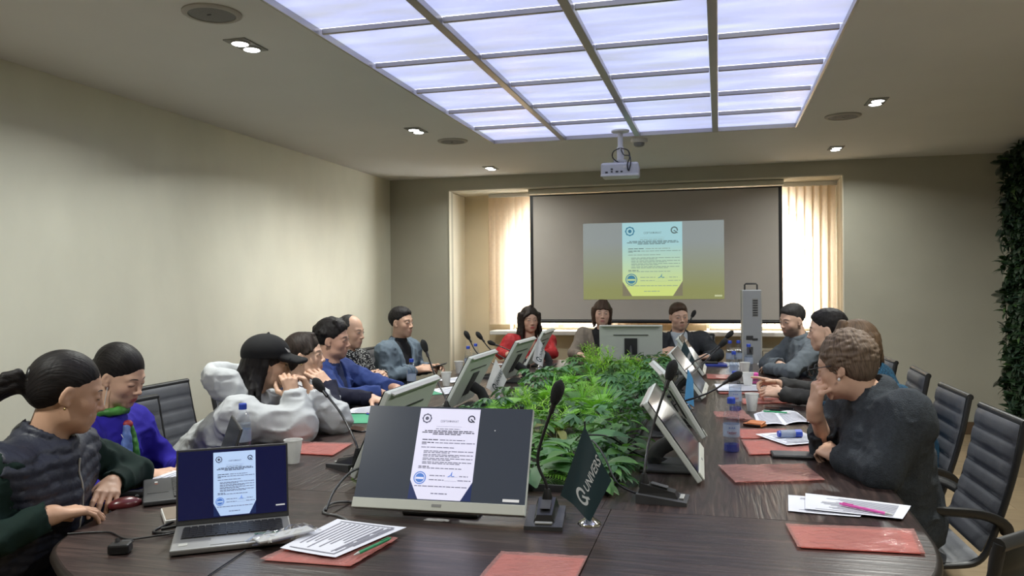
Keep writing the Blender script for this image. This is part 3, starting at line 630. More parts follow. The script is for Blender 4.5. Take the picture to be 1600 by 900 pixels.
# ---------------------------------------------------------------- bottles and cups
M_pet = clear_mat('clear_bottle', (.93, .95, .98), .06, .30); M_cap = mat('blue_cap', (.03, .07, .45), .4, var=.05); M_water = clear_mat('water', (.90, .93, .97), .02, .22)
M_label = sheet_mat('bottle_label', (.52, .58, .70), .3, .5, .35); M_cup = sheet_mat('white_cup_plastic', (.82, .82, .80), .35, .4); M_red = mat('label_red', (.25, .03, .03), .5); M_lblue = mat('label_blue', (.05, .09, .35), .5)
def bottle(label, x, y, s=1., letters=False):
    t = thing('water_bottle', label, 'bottle', (x, y, TZ), math.atan2(-y, -x)+.05, 'small clear water bottles with blue caps')
    pr = [(.0265, 0), (.031, .006), (.031, .045), (.0295, .05), (.031, .055), (.031, .112), (.0295, .118), (.031, .124), (.030, .140), (.022, .165), (.0145, .178), (.0125, .186), (.0125, .196)]
    MB().lathe([(r*s, z*s) for r, z in pr], n=24).build('bottle', M_pet, t, True)
    MB().lathe([(r*s*.93, z*s) for r, z in [(.0265, .003), (.031, .008), (.031, .118), (.030, .13)]], n=20).build('water', M_water, t, True)
    MB().lathe([(.0155*s, .186*s), (.0155*s, .205*s), (.0135*s, .209*s)], n=18).build('cap', M_cap, t)
    MB().lathe([(.0316*s, .060*s), (.0316*s, .108*s)], n=24, cap=False).build('label', M_label, t, True)
    if letters:
        v, f, w = text('TASSAY'); b = MB(); k = .040/w; r = .0322*s
        b.add([(r*math.cos(a), r*math.sin(a), s*.072+p[1]*k*1.25) for p in v for a in [((p[0]-w/2)*k/r)]], f); b.build('lettering', M_red, t)
        b = MB()
        for q in (-.25, .05, .3):
            c = [(q-.12, .092), (q, .100), (q+.12, .092), (q, .095)]; b.add([(r*math.cos(a), r*math.sin(a), s*z) for a, z in c], [(0, 1, 2, 3)])
        b.build('mountain_mark', M_lblue, t)
        MB().lathe([(.028*s, .004), (.0285*s, .030*s), (.012*s, .014*s)], n=9).build('base_refraction', sheet_mat('blue_refraction', (.30, .34, .72), .4, .3, .72), t)  # blue refraction in the bottle foot, put in as a tinted solid
    return t
bottle('water bottle nearest the camera on the right, with a lettered label', .046, 3.42, 1.08, True); bottle('second water bottle on the right, just beyond the nearest one', .081, 4.45, 1.08, True)
bottle('water bottle third from the camera on the right, beside two white cups', .10, 5.95); bottle('water bottle right of the far pair, standing before the grey recirculator', .224, 6.55, 1.05)
bottle('left bottle of the far pair near the blue folder', .085, 6.92, 1.05); bottle('right bottle of the far pair, touching the recirculator in view', .155, 6.95, 1.05)
bottle('water bottle behind the black laptop, by the white hoodie', -1.918, 2.90, 1.05); bottle('water bottle in front of the man in the grey blazer', -2.02, 5.02)
bottle('front bottle of the pair at the far left before the alcove', -1.98, 6.15); bottle('rear bottle of the pair at the far left before the alcove', -2.0, 6.42)
def cup(label, x, y, s=1.):
    t = thing('plastic_cup', label, 'cup', (x, y, TZ), 0, 'white disposable cups')
    MB().lathe([(.022*s, .0), (.0225*s, .002), (.0345*s, .088*s), (.0365*s, .089*s), (.0365*s, .092*s), (.0335*s, .0915*s), (.0215*s, .003)], n=28, cap=False).add([(0, 0, .0025)], []).build('cup_wall', M_cup, t, True)
    MB().lathe([(.0225*s, .001), (.0225*s, .003)], n=24).build('cup_base', M_cup, t)
    return t
cup('white plastic cup on the left by the hoodie, nearest the camera', -1.645, 2.83, 1.02); cup('left-hand white cup by the grey blazer', -1.853, 5.25, 1.05); cup('white cup further back, before the alcove corner', -2.02, 6.03, 1.05)
cup('nearest white cup in the right row, behind the two bottles', .17, 4.53, 1.05); cup('second white cup on the right, before the clasped hands', .184, 5.55, 1.1); cup('third white cup on the right, between two bottles', .185, 6.25, 1.1); cup('white cup at the far end in front of the dark suited man', -.25, 7.02, 1.1)
# ---------------------------------------------------------------- sheets, folders, pens, phones
M_paper = mat('white_paper', (.72, .73, .80), .6, var=.03); M_ink3 = mat('printed_ink', (.22, .22, .27), .7, var=.05)
M_film = sheet_mat('red_film', (.80, .44, .40), .12, .09, .58); M_pinkpaper = mat('pink_page', (.60, .38, .35), .6, var=.08); M_greenfilm = mat('green_folder', (.07, .36, .20), .4)
def bil(c, s, t): return (np.array(c[0])*(1-s)*(1-t)+np.array(c[1])*s*(1-t)+np.array(c[2])*s*t+np.array(c[3])*(1-s)*t)
def patch(c, nx, ny, zf):
    v = []; f = []
    for j in range(ny+1):
        for i in range(nx+1):
            p = bil(c, i/nx, j/ny); v.append((p[0], p[1], zf(i/nx, j/ny)))
    for j in range(ny):
        for i in range(nx): a = j*(nx+1)+i; f.append((a, a+1, a+nx+2, a+nx+1))
    return v, f
def local(c):
    c = np.array(c, float); m = c.mean(0); return c-m, m
def orient(c):                                        # counter-clockwise so that faces look up
    a = sum(c[i][0]*c[(i+1) % 4][1]-c[(i+1) % 4][0]*c[i][1] for i in range(4)); return c if a > 0 else [c[1], c[0], c[3], c[2]]
def sheet(label, c, z=.0015, lines=14, curl=.002, name='paper_sheet', cat='paper', m=None, group=None, fold=False, table=False):
    c, o = local(orient(c)); t = thing(name, label, cat, (o[0], o[1], TZ+z), 0, group); rs = random.Random(str(label))
    k1, k2 = rs.uniform(0, 6), rs.uniform(0, 6)
    zf = (lambda s, u: .018*(1-abs(2*s-1))**.5*0+.012*abs(math.sin(PI*s*2))**.7+.001) if fold else (lambda s, u: .001+curl*(1+math.sin(k1+3.1*s+2*u))*.5+curl*(abs(2*u-1)**3)*.7)
    v, f = patch(c, 12, 8, zf); o1 = MB().add(v, f).build('page', m or M_paper, t, True)
    b = MB()
    if lines:
        for k in range(lines):
            u = .92-.84*k/lines
            for s0, s1 in (((.06, .46), (.54, .94)) if fold else ((.10, .10+.80*rs.uniform(.6, 1)),)):
                q = [(s0+(s1-s0)*i/6, u) for i in range(7)]; vv = []
                for s, uu in q:
                    for d in (0, .30/lines): p = bil(c, s, uu-d); vv.append((p[0], p[1], zf(s, uu-d)+.0007))
                b.add(vv, [(2*i, 2*i+1, 2*i+3, 2*i+2) for i in range(6)])
        if table:
            for (s0, s1, u0, u1) in ((.06, .94, .86, .89), (.06, .075, .1, .88), (.925, .94, .1, .88), (.15, .3, .78, .81), (.36, .55, .78, .81), (.6, .85, .78, .81)):
                vv = [(*bil(c, s, u)[:2], zf(s, u)+.0012) for s, u in ((s0, u0), (s1, u0), (s1, u1), (s0, u1))]; b.add(vv, [(0, 1, 2, 3)])
        b.build('print', M_ink3, t)
    return t
def sleeve(label, c, z=.001, crumple=.004, film=None, inner=True, seed=0):
    c, o = local(orient(c)); t = thing('document_sleeve', label, 'folder', (o[0], o[1], TZ+z), 0, None); r = np.random.default_rng(seed+5)
    ph = r.uniform(0, 6, 8); am = r.uniform(.4, 1, 8); fx = r.uniform(2, 9, 8); fy = r.uniform(2, 9, 8)
    def zf(s, u):
        w = sum(am[k]*abs(math.sin(fx[k]*s+fy[k]*u+ph[k])) for k in range(8))/5
        return .0025+crumple*w+crumple*.35*abs(math.sin(31*s+17*u+ph[1])*math.sin(13*s-23*u+ph[2]))
    v, f = patch(c, 34, 24, zf); MB().add(v, f).build('film', film or M_film, t, True)
    if inner:
        ci = [c[0]*.94, c[1]*.94, c[2]*.94, c[3]*.94]; v, f = patch(ci, 2, 2, lambda s, u: .001); pg = MB().add(v, f).build('inner_page', M_pinkpaper, t); b = MB()
        for k in range(11):
            u = .90-.8*k/11; e = .9-.35*((k*7+seed) % 5)/5; q = [(*bil(ci, a, w)[:2], .0016) for a, w in ((.1, u), (e, u), (e, u-.02), (.1, u-.02))]; b.add(q, [(3, 2, 1, 0)])
        b.build('print', mat('faint_print', (.36, .20, .20), .7, var=.05), pg)['kind'] = 'stuff'
    b = MB(); v, f = patch([bil(c, 0, .93), bil(c, 1, .93), bil(c, 1, 1), bil(c, 0, 1)], 20, 1, lambda s, u: .0035+crumple*1.2*abs(math.sin(14*s+ph[0]))*.5); b.add(v, f).build('seal_strip', film or M_film, t)
    return t
sleeve('red plastic sleeve at the right edge of the table, nearest the armchair', [(.18, 2.405), (.525, 2.435), (.505, 2.22), (.195, 2.20)], seed=1)
sleeve('red plastic sleeve lying alone before the lettered bottle', [(-.01, 3.12), (.31, 3.21), (.355, 2.965), (.05, 2.86)], seed=2, inner=False, crumple=.006)
sleeve('red plastic sleeve under the papers with the blue tape roll', [(.09, 3.66), (.37, 3.72), (.445, 3.46), (.115, 3.35)], seed=3)
sleeve('red plastic sleeve further back, tucked under the first papers and the bottle', [(.07, 3.93), (.30, 3.98), (.36, 3.76), (.09, 3.69)], seed=4)
sleeve('crumpled red sleeve beside the second lettered bottle', [(-.035, 4.36), (.12, 4.45), (.165, 4.16), (-.015, 4.19)], seed=5, crumple=.012, inner=False)
sleeve('red plastic sleeve behind the nearest white cup on the right', [(.13, 4.98), (.40, 5.08), (.455, 4.88), (.125, 4.76)], seed=6)
sleeve('red sleeve under the papers before the clasped hands', [(-.03, 5.52), (.30, 5.50), (.30, 5.22), (-.005, 5.18)], seed=7)
sleeve('small red sleeve at the far end of the right row', [(-.10, 6.29), (.075, 6.24), (.05, 5.99), (-.09, 5.98)], seed=8)
sleeve('red plastic sleeve before the white hoodie, under the cup', [(-1.88, 3.20), (-1.575, 3.22), (-1.545, 2.975), (-1.82, 2.98)], seed=9)
sleeve('red sleeve under the form and the plastic packet, in front', [(-1.14, 1.79), (-1.09, 2.09), (-.86, 2.03), (-.89, 1.80)], seed=10)
sleeve('red plastic sleeve at the bottom edge of the photo', [(-.555, 1.99), (-.33, 2.005), (-.33, 1.80), (-.56, 1.77)], seed=11)
sheet('two-page stack of printed sheets under the pink pen, lower sheet', [(.215, 2.745), (.46, 2.71), (.40, 2.53), (.20, 2.55)], .001); sheet('upper printed sheet under the pink pen', [(.27, 2.76), (.57, 2.68), (.513, 2.52), (.25, 2.575)], .0045)
sheet('printed papers with a blue tape roll on them', [(.155, 3.75), (.36, 3.87), (.445, 3.63), (.275, 3.53)], .0125, table=True)
sheet('open booklet with a green pen lying across it', [(.175, 4.41), (.405, 4.52), (.44, 4.18), (.18, 4.02)], .001, fold=True, name='booklet', cat='booklet')
sheet('printed papers before the clasped hands of the man in dark grey', [(-.035, 5.58), (.27, 5.58), (.265, 5.29), (-.01, 5.235)], .012)
sheet('sheet by the elbow of the bearded man', [(.30, 6.05), (.42, 6.02), (.40, 5.86), (.29, 5.90)], .001, 8)
sheet('white form with a black ruled table, in front of the foreground monitor', [(-1.12, 1.855), (-1.095, 2.13), (-.862, 2.095), (-.945, 1.826)], .0125, 12, table=True, name='printed_form')
sheet('white sheet beside the black laptop', [(-2.01, 2.43), (-2.02, 2.60), (-1.86, 2.66), (-1.84, 2.46)], .001, 8)
sheet('white paper on the green folder', [(-2.02, 4.13), (-1.94, 4.25), (-1.83, 4.0), (-1.99, 3.95)], .006, 8)
sheet('white sheet with green edge beside the grey blazer cup', [(-1.88, 5.0), (-1.76, 5.19), (-1.63, 4.95), (-1.70, 4.80)], .004, 6); sheet('far white papers before the man in the grey blazer', [(-2.04, 5.56), (-1.93, 5.74), (-1.80, 5.55), (-1.86, 5.40)], .001, 6)
sheet('papers on the table before the woman in red', [(-1.95, 6.75), (-1.72, 6.95), (-1.62, 6.75), (-1.75, 6.6)], .001, 6)
def plainbox(name, label, cat, x, y, sx, sy, sz, rz, m, bev=.003, z=0., extra=None, group=None):
    t = thing(name, label, cat, (x, y, TZ+z), rz, group); MB().box((0, 0, sz/2), (sx, sy, sz), bev).build('body', m, t)
    if extra: extra(t)
    return t
M_glass = mat('phone_glass', (.008, .008, .01), .06, spec=.6, var=.02)
scr = lambda sx, sy, z: (lambda t: (MB().box((0, 0, z), (sx*.93, sy*.95, .0008)).build('screen', M_glass, t), None)[1])
plainbox('green_folder', 'green paper folder before the woman in navy', 'folder', -1.865, 3.865, .20, .33, .004, .32, M_greenfilm, .001)
plainbox('green_folder', 'green folder under the papers by the grey blazer', 'folder', -1.75, 4.965, .20, .30, .003, -.75, M_greenfilm, .001)
plainbox('mobile_phone', 'black phone on the left beyond the red sleeve', 'phone', -1.84, 3.46, .075, .15, .008, 1.5, M_black, .003, 0, scr(.075, .15, .0082)); plainbox('mobile_phone', 'second black phone on the left, beside the microphone neck', 'phone', -1.71, 3.55, .075, .15, .008, 1.1, M_black, .003, 0, scr(.075, .15, .0082))
plainbox('phone_case', 'black wallet phone case before the woman with glasses', 'phone', .28, 3.365, .16, .10, .014, .05, M_black, .004, 0, lambda t: (MB().box((0, 0, .0145), (.15, .09, .002), .0008).build('cover', M_dark, t), None)[1])
plainbox('mobile_phone', 'black phone behind the open booklet', 'phone', .318, 4.60, .155, .075, .009, -.1, M_black, .003, 0, scr(.155, .075, .0092))
plainbox('tablet', 'dark tablet edge beneath the clasped hands', 'tablet', .22, 5.76, .20, .12, .008, -.1, M_black, .003, 0, scr(.2, .12, .0082))
plainbox('phone', 'bright pink small box by the second white cup', 'phone', .235, 6.02, .07, .05, .05, .2, mat('hot_pink', (.75, .10, .42), .4), .006)  # pink block of unknown use, modelled as a small box
plainbox('blue_folder', 'blue folder at the far end beside the dark suited man', 'folder', -.06, 6.97, .24, .17, .018, .05, mat('cobalt_folder', (.03, .05, .30), .4), .003, 0, lambda t: (MB().box((-.02, 0, .026), (.13, .1, .014), .003).build('organiser', M_black, t), None)[1])
plainbox('flat_box', 'flat white-edged box beside the tangle of cables', 'box', -1.60, 2.075, .085, .15, .018, .75, M_white, .003, 0, lambda t: (MB().box((0, 0, .0185), (.078, .142, .0015)).build('lid', mat('card_brown', (.22, .17, .12), .6), t), None)[1])
plainbox('notebook_computer', 'closed thin laptop before the bearded man', 'laptop', .46, 6.55, .24, .33, .016, .2, M_alu, .004, 0, lambda t: (MB().box((-.09, 0, .0165), (.03, .2, .001)).build('strip', M_black, t), None)[1])
t = thing('computer_mouse', 'white mouse at the far right end of the table', 'mouse', (.36, 7.05, TZ), .3); MB().ball((0, 0, .008), (.055, .032, .022), 16).build('shell', M_white, t, True); MB().ball((.045, 0, .012), (.012, .008, .008), 8).build('wheel', M_black, t, True)
t = thing('computer_mouse', 'dark red mouse under the hand of the woman in the vest', 'mouse', (-1.855, 2.15, TZ), .9); MB().ball((0, 0, .006), (.052, .030, .024), 16).build('shell', mat('dark_red_plastic', (.09, .012, .015), .3), t, True); MB().ball((.035, 0, .024), (.008, .004, .008), 8).build('wheel', M_black, t, True)
def pen(label, a, b, m, z=.008, m2=None):
    a, b = np.array([*a, 0.]), np.array([*b, 0.]); o = (a+b)/2; t = thing('pen', label, 'pen', (o[0], o[1], TZ+z), 0); d = nrm(b-a); l = np.linalg.norm(b-a)
    MB().tube([-d*l/2, d*l*.36], .0045, 8).build('barrel', m, t, True); MB().tube([d*l*.36, d*l*.47, d*l*.5], [.0045, .002, .0008], 8).build('tip', m2 or M_silver, t, True)
    MB().tube([-d*l*.5+np.array([0, 0, .005]), -d*l*.28+np.array([0, 0, .0055])], .0014, 6).build('clip', m2 or m, t, True)
    MB().tube([-d*l*.56, -d*l/2], .003, 8).build('button', m2 or m, t, True); return t
pen('hot pink pen lying on the printed sheets at the right', (.365, 2.625), (.49, 2.535), mat('hot_pink', (.75, .10, .42), .4), .0145)
pen('green pen lying across the open booklet', (.225, 4.41), (.36, 4.37), mat('pen_green', (.03, .30, .12), .4), .020, M_white)
pen('green pen below the white form in the foreground', (-.87, 1.985), (-.905, 1.845), mat('pen_green', (.03, .30, .12), .4), .0165)
pen('blue pen with a red end on the green folder', (-1.86, 3.97), (-1.74, 3.90), mat('pen_blue', (.04, .12, .5), .4), .009, mat('pen_red', (.5, .05, .04), .4))
t = thing('tape_roll', 'clear roll with a blue cap lying on the printed papers', 'tape', (.30, 3.70, TZ+.033), .3)
MB().tube([(-.045, 0, 0), (.02, 0, 0)], .017, 14).build('body', M_label, t, True); MB().tube([(.02, 0, 0), (.05, 0, 0)], .018, 14).build('cap', M_cap, t, True); MB().tube([(-.055, 0, 0), (-.045, 0, 0)], .014, 14).build('end', M_cap, t, True)
t = thing('key_pouch', 'orange leather key pouch beside the open booklet', 'pouch', (.165, 4.05, TZ), -.5)
M_orange = mat('orange_leather', (.50, .17, .06), .5)
MB().box((0, 0, .008), (.10, .065, .014), .006).build('pouch_body', M_orange, t); MB().box((.01, -.005, .019), (.08, .05, .010), .004, rotx(.18)).build('flap', M_orange, t); MB().box((0, -.034, .010), (.09, .003, .007)).build('zip', M_black, t)
t = thing('plastic_packet', 'crumpled clear plastic packet in front of the silver laptop', 'packet', (-1.15, 1.925, TZ+.020), .98)
r = np.random.default_rng(4); v = []; f = []
for j in range(9):
    for i in range(17):
        s, u = i/16, j/8; e = (1-(2*s-1)**6)*(1-(2*u-1)**4); v.append(((s-.5)*.20, (u-.5)*.075*(1-.25*abs(2*s-1)**3), .006+.022*e*(.45+.55*r.random())))
for j in range(8):
    for i in range(16): a = j*17+i; f.append((a, a+1, a+18, a+17))
MB().add(v, f).build('film', clear_mat('crinkled_film', (.86, .87, .88), .12, .5), t); MB().box((0, 0, .008), (.16, .05, .006), .002).build('contents', M_white, t)
# lavalier receiver, cables
t = thing('clip_transmitter', 'small black clip-on transmitter lying on the table at the left', 'transmitter', (-1.54, 1.765, TZ), .4)
MB().box((0, 0, .014), (.055, .04, .026), .006).build('body', M_black, t); MB().box((.01, .026, .022), (.03, .02, .010), .004, rotx(-.3)).build('clip', M_dark, t); MB().tube([(-.01, .012, .026), (-.012, .014, .036)], .006, 8).build('knob', M_dark, t, True)
def cable(label, P, r=.003, m=None, plug=None):
    o = np.array(P[0], float); t = thing('cable', label, 'cable', tuple(o))
    Q = spline([np.array(p, float)-o for p in P], 8); MB().tube(Q, r, 8).build('cord', m or M_black, t, True)
    if plug: e = Q[-1]; d = nrm(Q[-1]-Q[-3]); MB().tube([e-d*.03, e+d*.012], .0075, 8).build('plug', m or M_black, t, True)
    return t
Z = TZ+.0035
cable('thin black cable running from the table edge to the cable tangle', [(-1.80, 1.86, Z), (-1.70, 1.90, Z), (-1.60, 1.86, Z), (-1.52, 1.90, Z+.004), (-1.49, 1.96, Z)], .0028)
cable('black looped cable with a connector behind the silver laptop', [(-1.42, 2.13, Z+.02), (-1.47, 2.12, Z+.03), (-1.53, 2.06, Z+.02), (-1.58, 1.98, Z), (-1.57, 1.93, Z), (-1.52, 1.925, Z+.004), (-1.47, 1.96, Z+.005), (-1.43, 2.0, Z+.006)], .0042, None, True)
cable('second black connector cable behind the silver laptop', [(-1.56, 1.95, Z+.003), (-1.50, 1.99, Z+.010), (-1.46, 2.03, Z+.008), (-1.42, 2.06, Z+.006)], .0055, None, True)
cable('black cable arching from the laptop to the foreground monitor', [(-1.17, 2.20, Z+.012), (-1.19, 2.30, Z+.05), (-1.20, 2.45, Z+.075), (-1.17, 2.57, Z+.06), (-1.10, 2.56, Z+.03), (-1.03, 2.46, Z)], .0042)
cable('grey cable coiled between laptop and foreground monitor', [(-1.10, 2.05, Z), (-1.06, 2.12, Z+.005), (-1.12, 2.19, Z), (-1.19, 2.22, Z), (-1.20, 2.31, Z+.004), (-1.12, 2.35, Z), (-1.03, 2.33, Z+.006), (-.98, 2.31, Z)], .0042, mat('grey_cable', (.10, .10, .10), .4), True)
cable('thin cable running from the packet off the near table edge', [(-1.22, 1.85, Z), (-1.21, 1.74, Z), (-1.20, 1.62, Z), (-1.20, 1.50, Z)], .002)
cable('microphone cable looping from the leaves to the near right microphone', [(-.262, 2.60, Z+.012), (-.33, 2.62, Z+.04), (-.385, 2.70, Z+.11), (-.44, 2.80, Z+.14), (-.50, 2.9, Z+.12)], .0034)
cable('black cable from the right monitor into the leaves', [(-.27, 3.15, Z+.006), (-.34, 3.1, Z+.05), (-.42, 3.05, Z+.11), (-.52, 3.0, Z+.12)], .0034)
# ---------------------------------------------------------------- desk flags
def flag(label, x, y, rz, s, m, mt=None, cat='flag', h=.30, bend=.0, words=True):
    t = thing('desk_flag', label, cat, (x, y, TZ), rz)
    MB().lathe([(.036*s, 0), (.036*s, .003), (.030*s, .008), (.014*s, .018), (.010*s, .026), (.004*s, .032)], n=28).build('base', M_chrome, t, True)
    MB().tube([(0, 0, .03*s), (-.012*s, 0, h*s)], .0024*s, 8).build('pole', M_black if mt is None or m is M_teal else M_chrome, t, True)
    A, B, C, D = [np.array(p) for p in ((-.012, 0, .288), (-.084, 0, .083), (.006, 0, .018), (.066, 0, .134))]
    def P(a, b, k=0.):
        p = B+a*(A-B)+b*((C-B)*(1-a)+(D-A)*a); q = p*s; q[1] = s*(-.010+.012*math.sin(5.5*b+2.2*a)*(.35+b)-.018*b*b)-k; return q
    v = []; f = []
    for j in range(13):
        for i in range(13): v.append(P(i/12, j/12))
    for j in range(12):
        for i in range(12): a = j*13+i; f.append((a, a+13, a+14, a+1))
    MB().add(v, f).build('cloth', m, t, True)
    if mt is not None and words:
        tv, tf, w = text('UNIVERS'); k = .60/w; b = MB()
        b.add([P(.385+p[0]*k, .645-p[1]*k*1.6, .0012) for p in tv], tf); b.build('lettering', mt, t)
        b = MB(); pts = []; n = 22
        for i in range(n+1):
            a = -.2+(2*PI-.75)*i/n
            for r in (.10, .155): pts.append(P(.245+r*math.cos(a)*.62, .55-r*math.sin(a)*1.35, .0012))
        b.add(pts, [(2*i, 2*i+1, 2*i+3, 2*i+2) for i in range(n)])
        b.add([P(a, c, .0014) for a, c in ((.23, .56), (.26, .62), (.30, .70), (.34, .76), (.355, .70), (.30, .62), (.265, .53))], [(0, 1, 2, 3, 4, 5, 6)]); b.build('ring_logo', mt, t)
    return t
M_teal = mat('dark_teal_satin', (.009, .034, .042), .45, var=.1, sheen=.3); M_lett = mat('flag_white_print', (.66, .69, .69), .6); M_wflag = sheet_mat('white_flag_satin', (.80, .80, .82), .3, .5); M_bflag = sheet_mat('sky_blue_flag', (.10, .33, .62), .3, .5)
flag('dark teal desk flag with white lettering, in the foreground on a chrome foot', -.371, 2.295, .05, 1.0, M_teal, M_lett)
flag('white desk flag with dark lettering between the left monitors', -1.33, 4.72, .28, .86, M_wflag, M_teal)
flag('white desk flag seen edge on before the woman in red', -1.46, 6.46, .95, .95, M_wflag, M_teal)
flag('sky blue desk flag behind the second right monitor', -.17, 4.52, 1.2, .80, M_bflag)
flag('dark teal desk flag at the far right, in front of the dark suited man', -.24, 5.98, .3, .98, M_teal, M_lett); flag('white desk flag beside the far dark one', -.28, 6.1, -.35, 1.02, M_wflag)
# ---------------------------------------------------------------- air recirculator
t = thing('air_recirculator', 'tall grey metal air recirculator with a top handle, standing behind the table', 'air purifier', (.285, 7.62, 0), .05)
M_rec = mat('recirculator_grey', (.42, .44, .47), .4, metal=.4, var=.03)
MB().box((0, 0, .71), (.175, .16, 1.36), .008).build('case', M_rec, t); MB().box((-.083, -.081, .71), (.012, .006, 1.35), .002).build('edge_trim', M_silver, t); MB().box((.083, -.081, .71), (.012, .006, 1.35), .002).build('edge_trim', M_silver, t)
MB().tube([(-.055, 0, 1.385), (-.055, 0, 1.435), (-.045, 0, 1.445), (.045, 0, 1.445), (.055, 0, 1.435), (.055, 0, 1.385)], .008, 8).build('handle', M_dark, t, True)
b = MB(); 
for k in range(7): b.box((.03, -.084, 1.16+k*.022), (.042, .006, .012), .002)
b.build('vent', M_dark, t); MB().box((.03, -.0815, 1.227), (.05, .003, .165), .001).build('vent_plate', M_grey, t)
MB().box((-.02, -.085, .955), (.06, .012, .035), .003).build('control_box', M_dark, t); MB().box((.025, -.085, .94), (.05, .01, .018), .003).build('connector', M_dark, t); MB().box((-.02, -.083, .835), (.055, .006, .07), .003).build('switch_panel', M_dark, t); MB().box((-.02, -.087, .835), (.018, .004, .03), .001).build('switch', M_black, t)
MB().box((0, 0, .015), (.26, .26, .03), .006).build('foot', M_dark, t); MB().tube([(.09, 0, .60), (.098, 0, .3)], .01, 8).build('side_pipe', M_dark, t)
# ---------------------------------------------------------------- planting down the middle of the table and the green wall
def leafmat(name, col, tr=.25):
    if name in MATS: return MATS[name]
    m = mat(name, col, .52, var=.28, vscale=9, rnd=.22); nt = m.node_tree; L = nt.links; b = nt.nodes['Principled BSDF']; o = nt.nodes['Material Output']
    t = nd(nt, 'ShaderNodeBsdfTranslucent'); t.inputs['Color'].default_value = (col[0]*1.5, col[1]*1.6, col[2]*.8, 1); mx = nd(nt, 'ShaderNodeMixShader'); mx.inputs[0].default_value = tr
    L.new(b.outputs[0], mx.inputs[1]); L.new(t.outputs[0], mx.inputs[2]); L.new(mx.outputs[0], o.inputs[0]); return m
G_dark, G_mid, G_bright, G_lime, G_olive, G_blue = leafmat('leaf_dark_green', (0.049, 0.117, 0.035)), leafmat('leaf_mid_green', (0.094, 0.228, 0.053)), leafmat('leaf_bright_green', (0.195, 0.455, 0.056)), leafmat('leaf_lime', (0.309, 0.580, 0.069)), leafmat('leaf_olive', (0.195, 0.207, 0.050)), leafmat('leaf_blue_green', (0.073, 0.186, 0.075))
def blade(base, d, up, L, w, droop, n=5, shape='ovate', fold=.25, b=None, ripple=0.):
    """a leaf as a bent strip 3 vertices wide with a sunken midrib"""
    d = nrm(d); side = nrm(np.cross(d, up)); p = np.array(base, float); v = []; dirv = np.array(d); uu = nrm(np.cross(side, d))
    for i in range(n+1):
        t = i/n
        ww = w*{'ovate': math.sin(PI*min(1, t*.92+.06))**.8*(1-.35*t), 'grass': (1-t)**.7, 'heart': (math.sin(PI*(t*.85+.15))**.7)*(1-t*.45) if t < 1 else 0., 'lance': math.sin(PI*(t*.9+.08))}[shape]
        nn = nrm(np.cross(side, dirv))
        rp = ripple*math.sin(9*t*PI)*w
        v += [p+side*ww/2+nn*(fold*ww*.5+rp), p, p-side*ww/2+nn*(fold*ww*.5-rp)]
        a = -droop/n; c, s = math.cos(a), math.sin(a); dirv = nrm(dirv*c+nn*s); p = p+dirv*L/n
    f = []
    for i in range(n): a = 3*i; f += [(a, a+1, a+4, a+3), (a+1, a+2, a+5, a+4)]
    (b or MB()).add(v, f); return b
UP = np.array([0, 0, 1.])
def dirs(a, e): return np.array([math.cos(a)*math.cos(e), math.sin(a)*math.cos(e), math.sin(e)])
def fern_mesh(seed, nf=11, L=.20, nl=15):
    r = random.Random(seed); b = MB()
    for k in range(nf):
        a = 2*PI*k/nf+r.uniform(-.3, .3); e = r.uniform(.25, 1.25); l = L*r.uniform(.75, 1.15); d = dirs(a, e); p = np.zeros(3); side = nrm(np.cross(d, UP)); pts = []
        for i in range(nl+1):
            pts.append(p.copy()); nn = nrm(np.cross(side, d)); d = nrm(d-nn*.11); p = p+d*l/nl
        b.tube(pts[::3], .0012, 3, False)
        for i in range(2, nl):
            t = i/nl; w = l*.27*math.sin(PI*(t*.85+.13))
            for s in (-1, 1):
                dd = nrm(side*s+nrm(pts[i]-pts[i-1])*.55-UP*.12); q = pts[i]; tp = q+dd*w; sd = nrm(pts[i]-pts[i-1])*l/nl*.42
                b.add([q-sd, q+sd, q+dd*w*.6+sd*.8, tp, q+dd*w*.6-sd*.8], [(0, 1, 2, 3, 4)])
    return b
def grass_mesh(seed, nb=70, L=.15):
    r = random.Random(seed); b = MB()
    for k in range(nb):
        a = r.uniform(0, 2*PI); e = r.uniform(.35, 1.5); blade(dirs(a, 0)*r.uniform(0, .02), dirs(a, e), UP if e < 1.4 else dirs(a+PI, .2), L*r.uniform(.6, 1.1), .0062, r.uniform(.3, 1.1), 4, 'grass', .15, b)
    return b
def spiky_mesh(seed, nb=46, L=.13):
    r = random.Random(seed); b = MB()                 # upright stems carrying needle-like leaflets
    for k in range(8):
        a = r.uniform(0, 2*PI); e = r.uniform(.6, 1.35); d = dirs(a, e); top = d*L*r.uniform(.8, 1.25); b.tube([(0, 0, 0), top*.5, top], .0014, 3, False)
        for i in range(16):
            t = .25+.75*i/16; aa = i*2.4; blade(top*t, nrm(d*.8+dirs(aa, .1)*.9), UP, L*.42*(1.1-t*.5), .0048, .5, 3, 'lance', .1, b)
    return b
def ivy_mesh(seed, nl=26, R=.13, ls=.062):
    r = random.Random(seed); b = MB()
    for k in range(nl):
        a = r.uniform(0, 2*PI); rr = R*math.sqrt(r.random()); h = .045+.085*r.random()*(1-.5*rr/R); p = dirs(a, 0)*rr+UP*h
        b.tube([dirs(a, 0)*rr*.3, p*.75, p], .0011, 3, False)
        blade(p, dirs(a+r.uniform(-.9, .9), r.uniform(-.35, .25)), UP, ls*r.uniform(.7, 1.2), ls*r.uniform(.62, .8), r.uniform(.3, .9), 5, 'heart', .22, b)
    return b
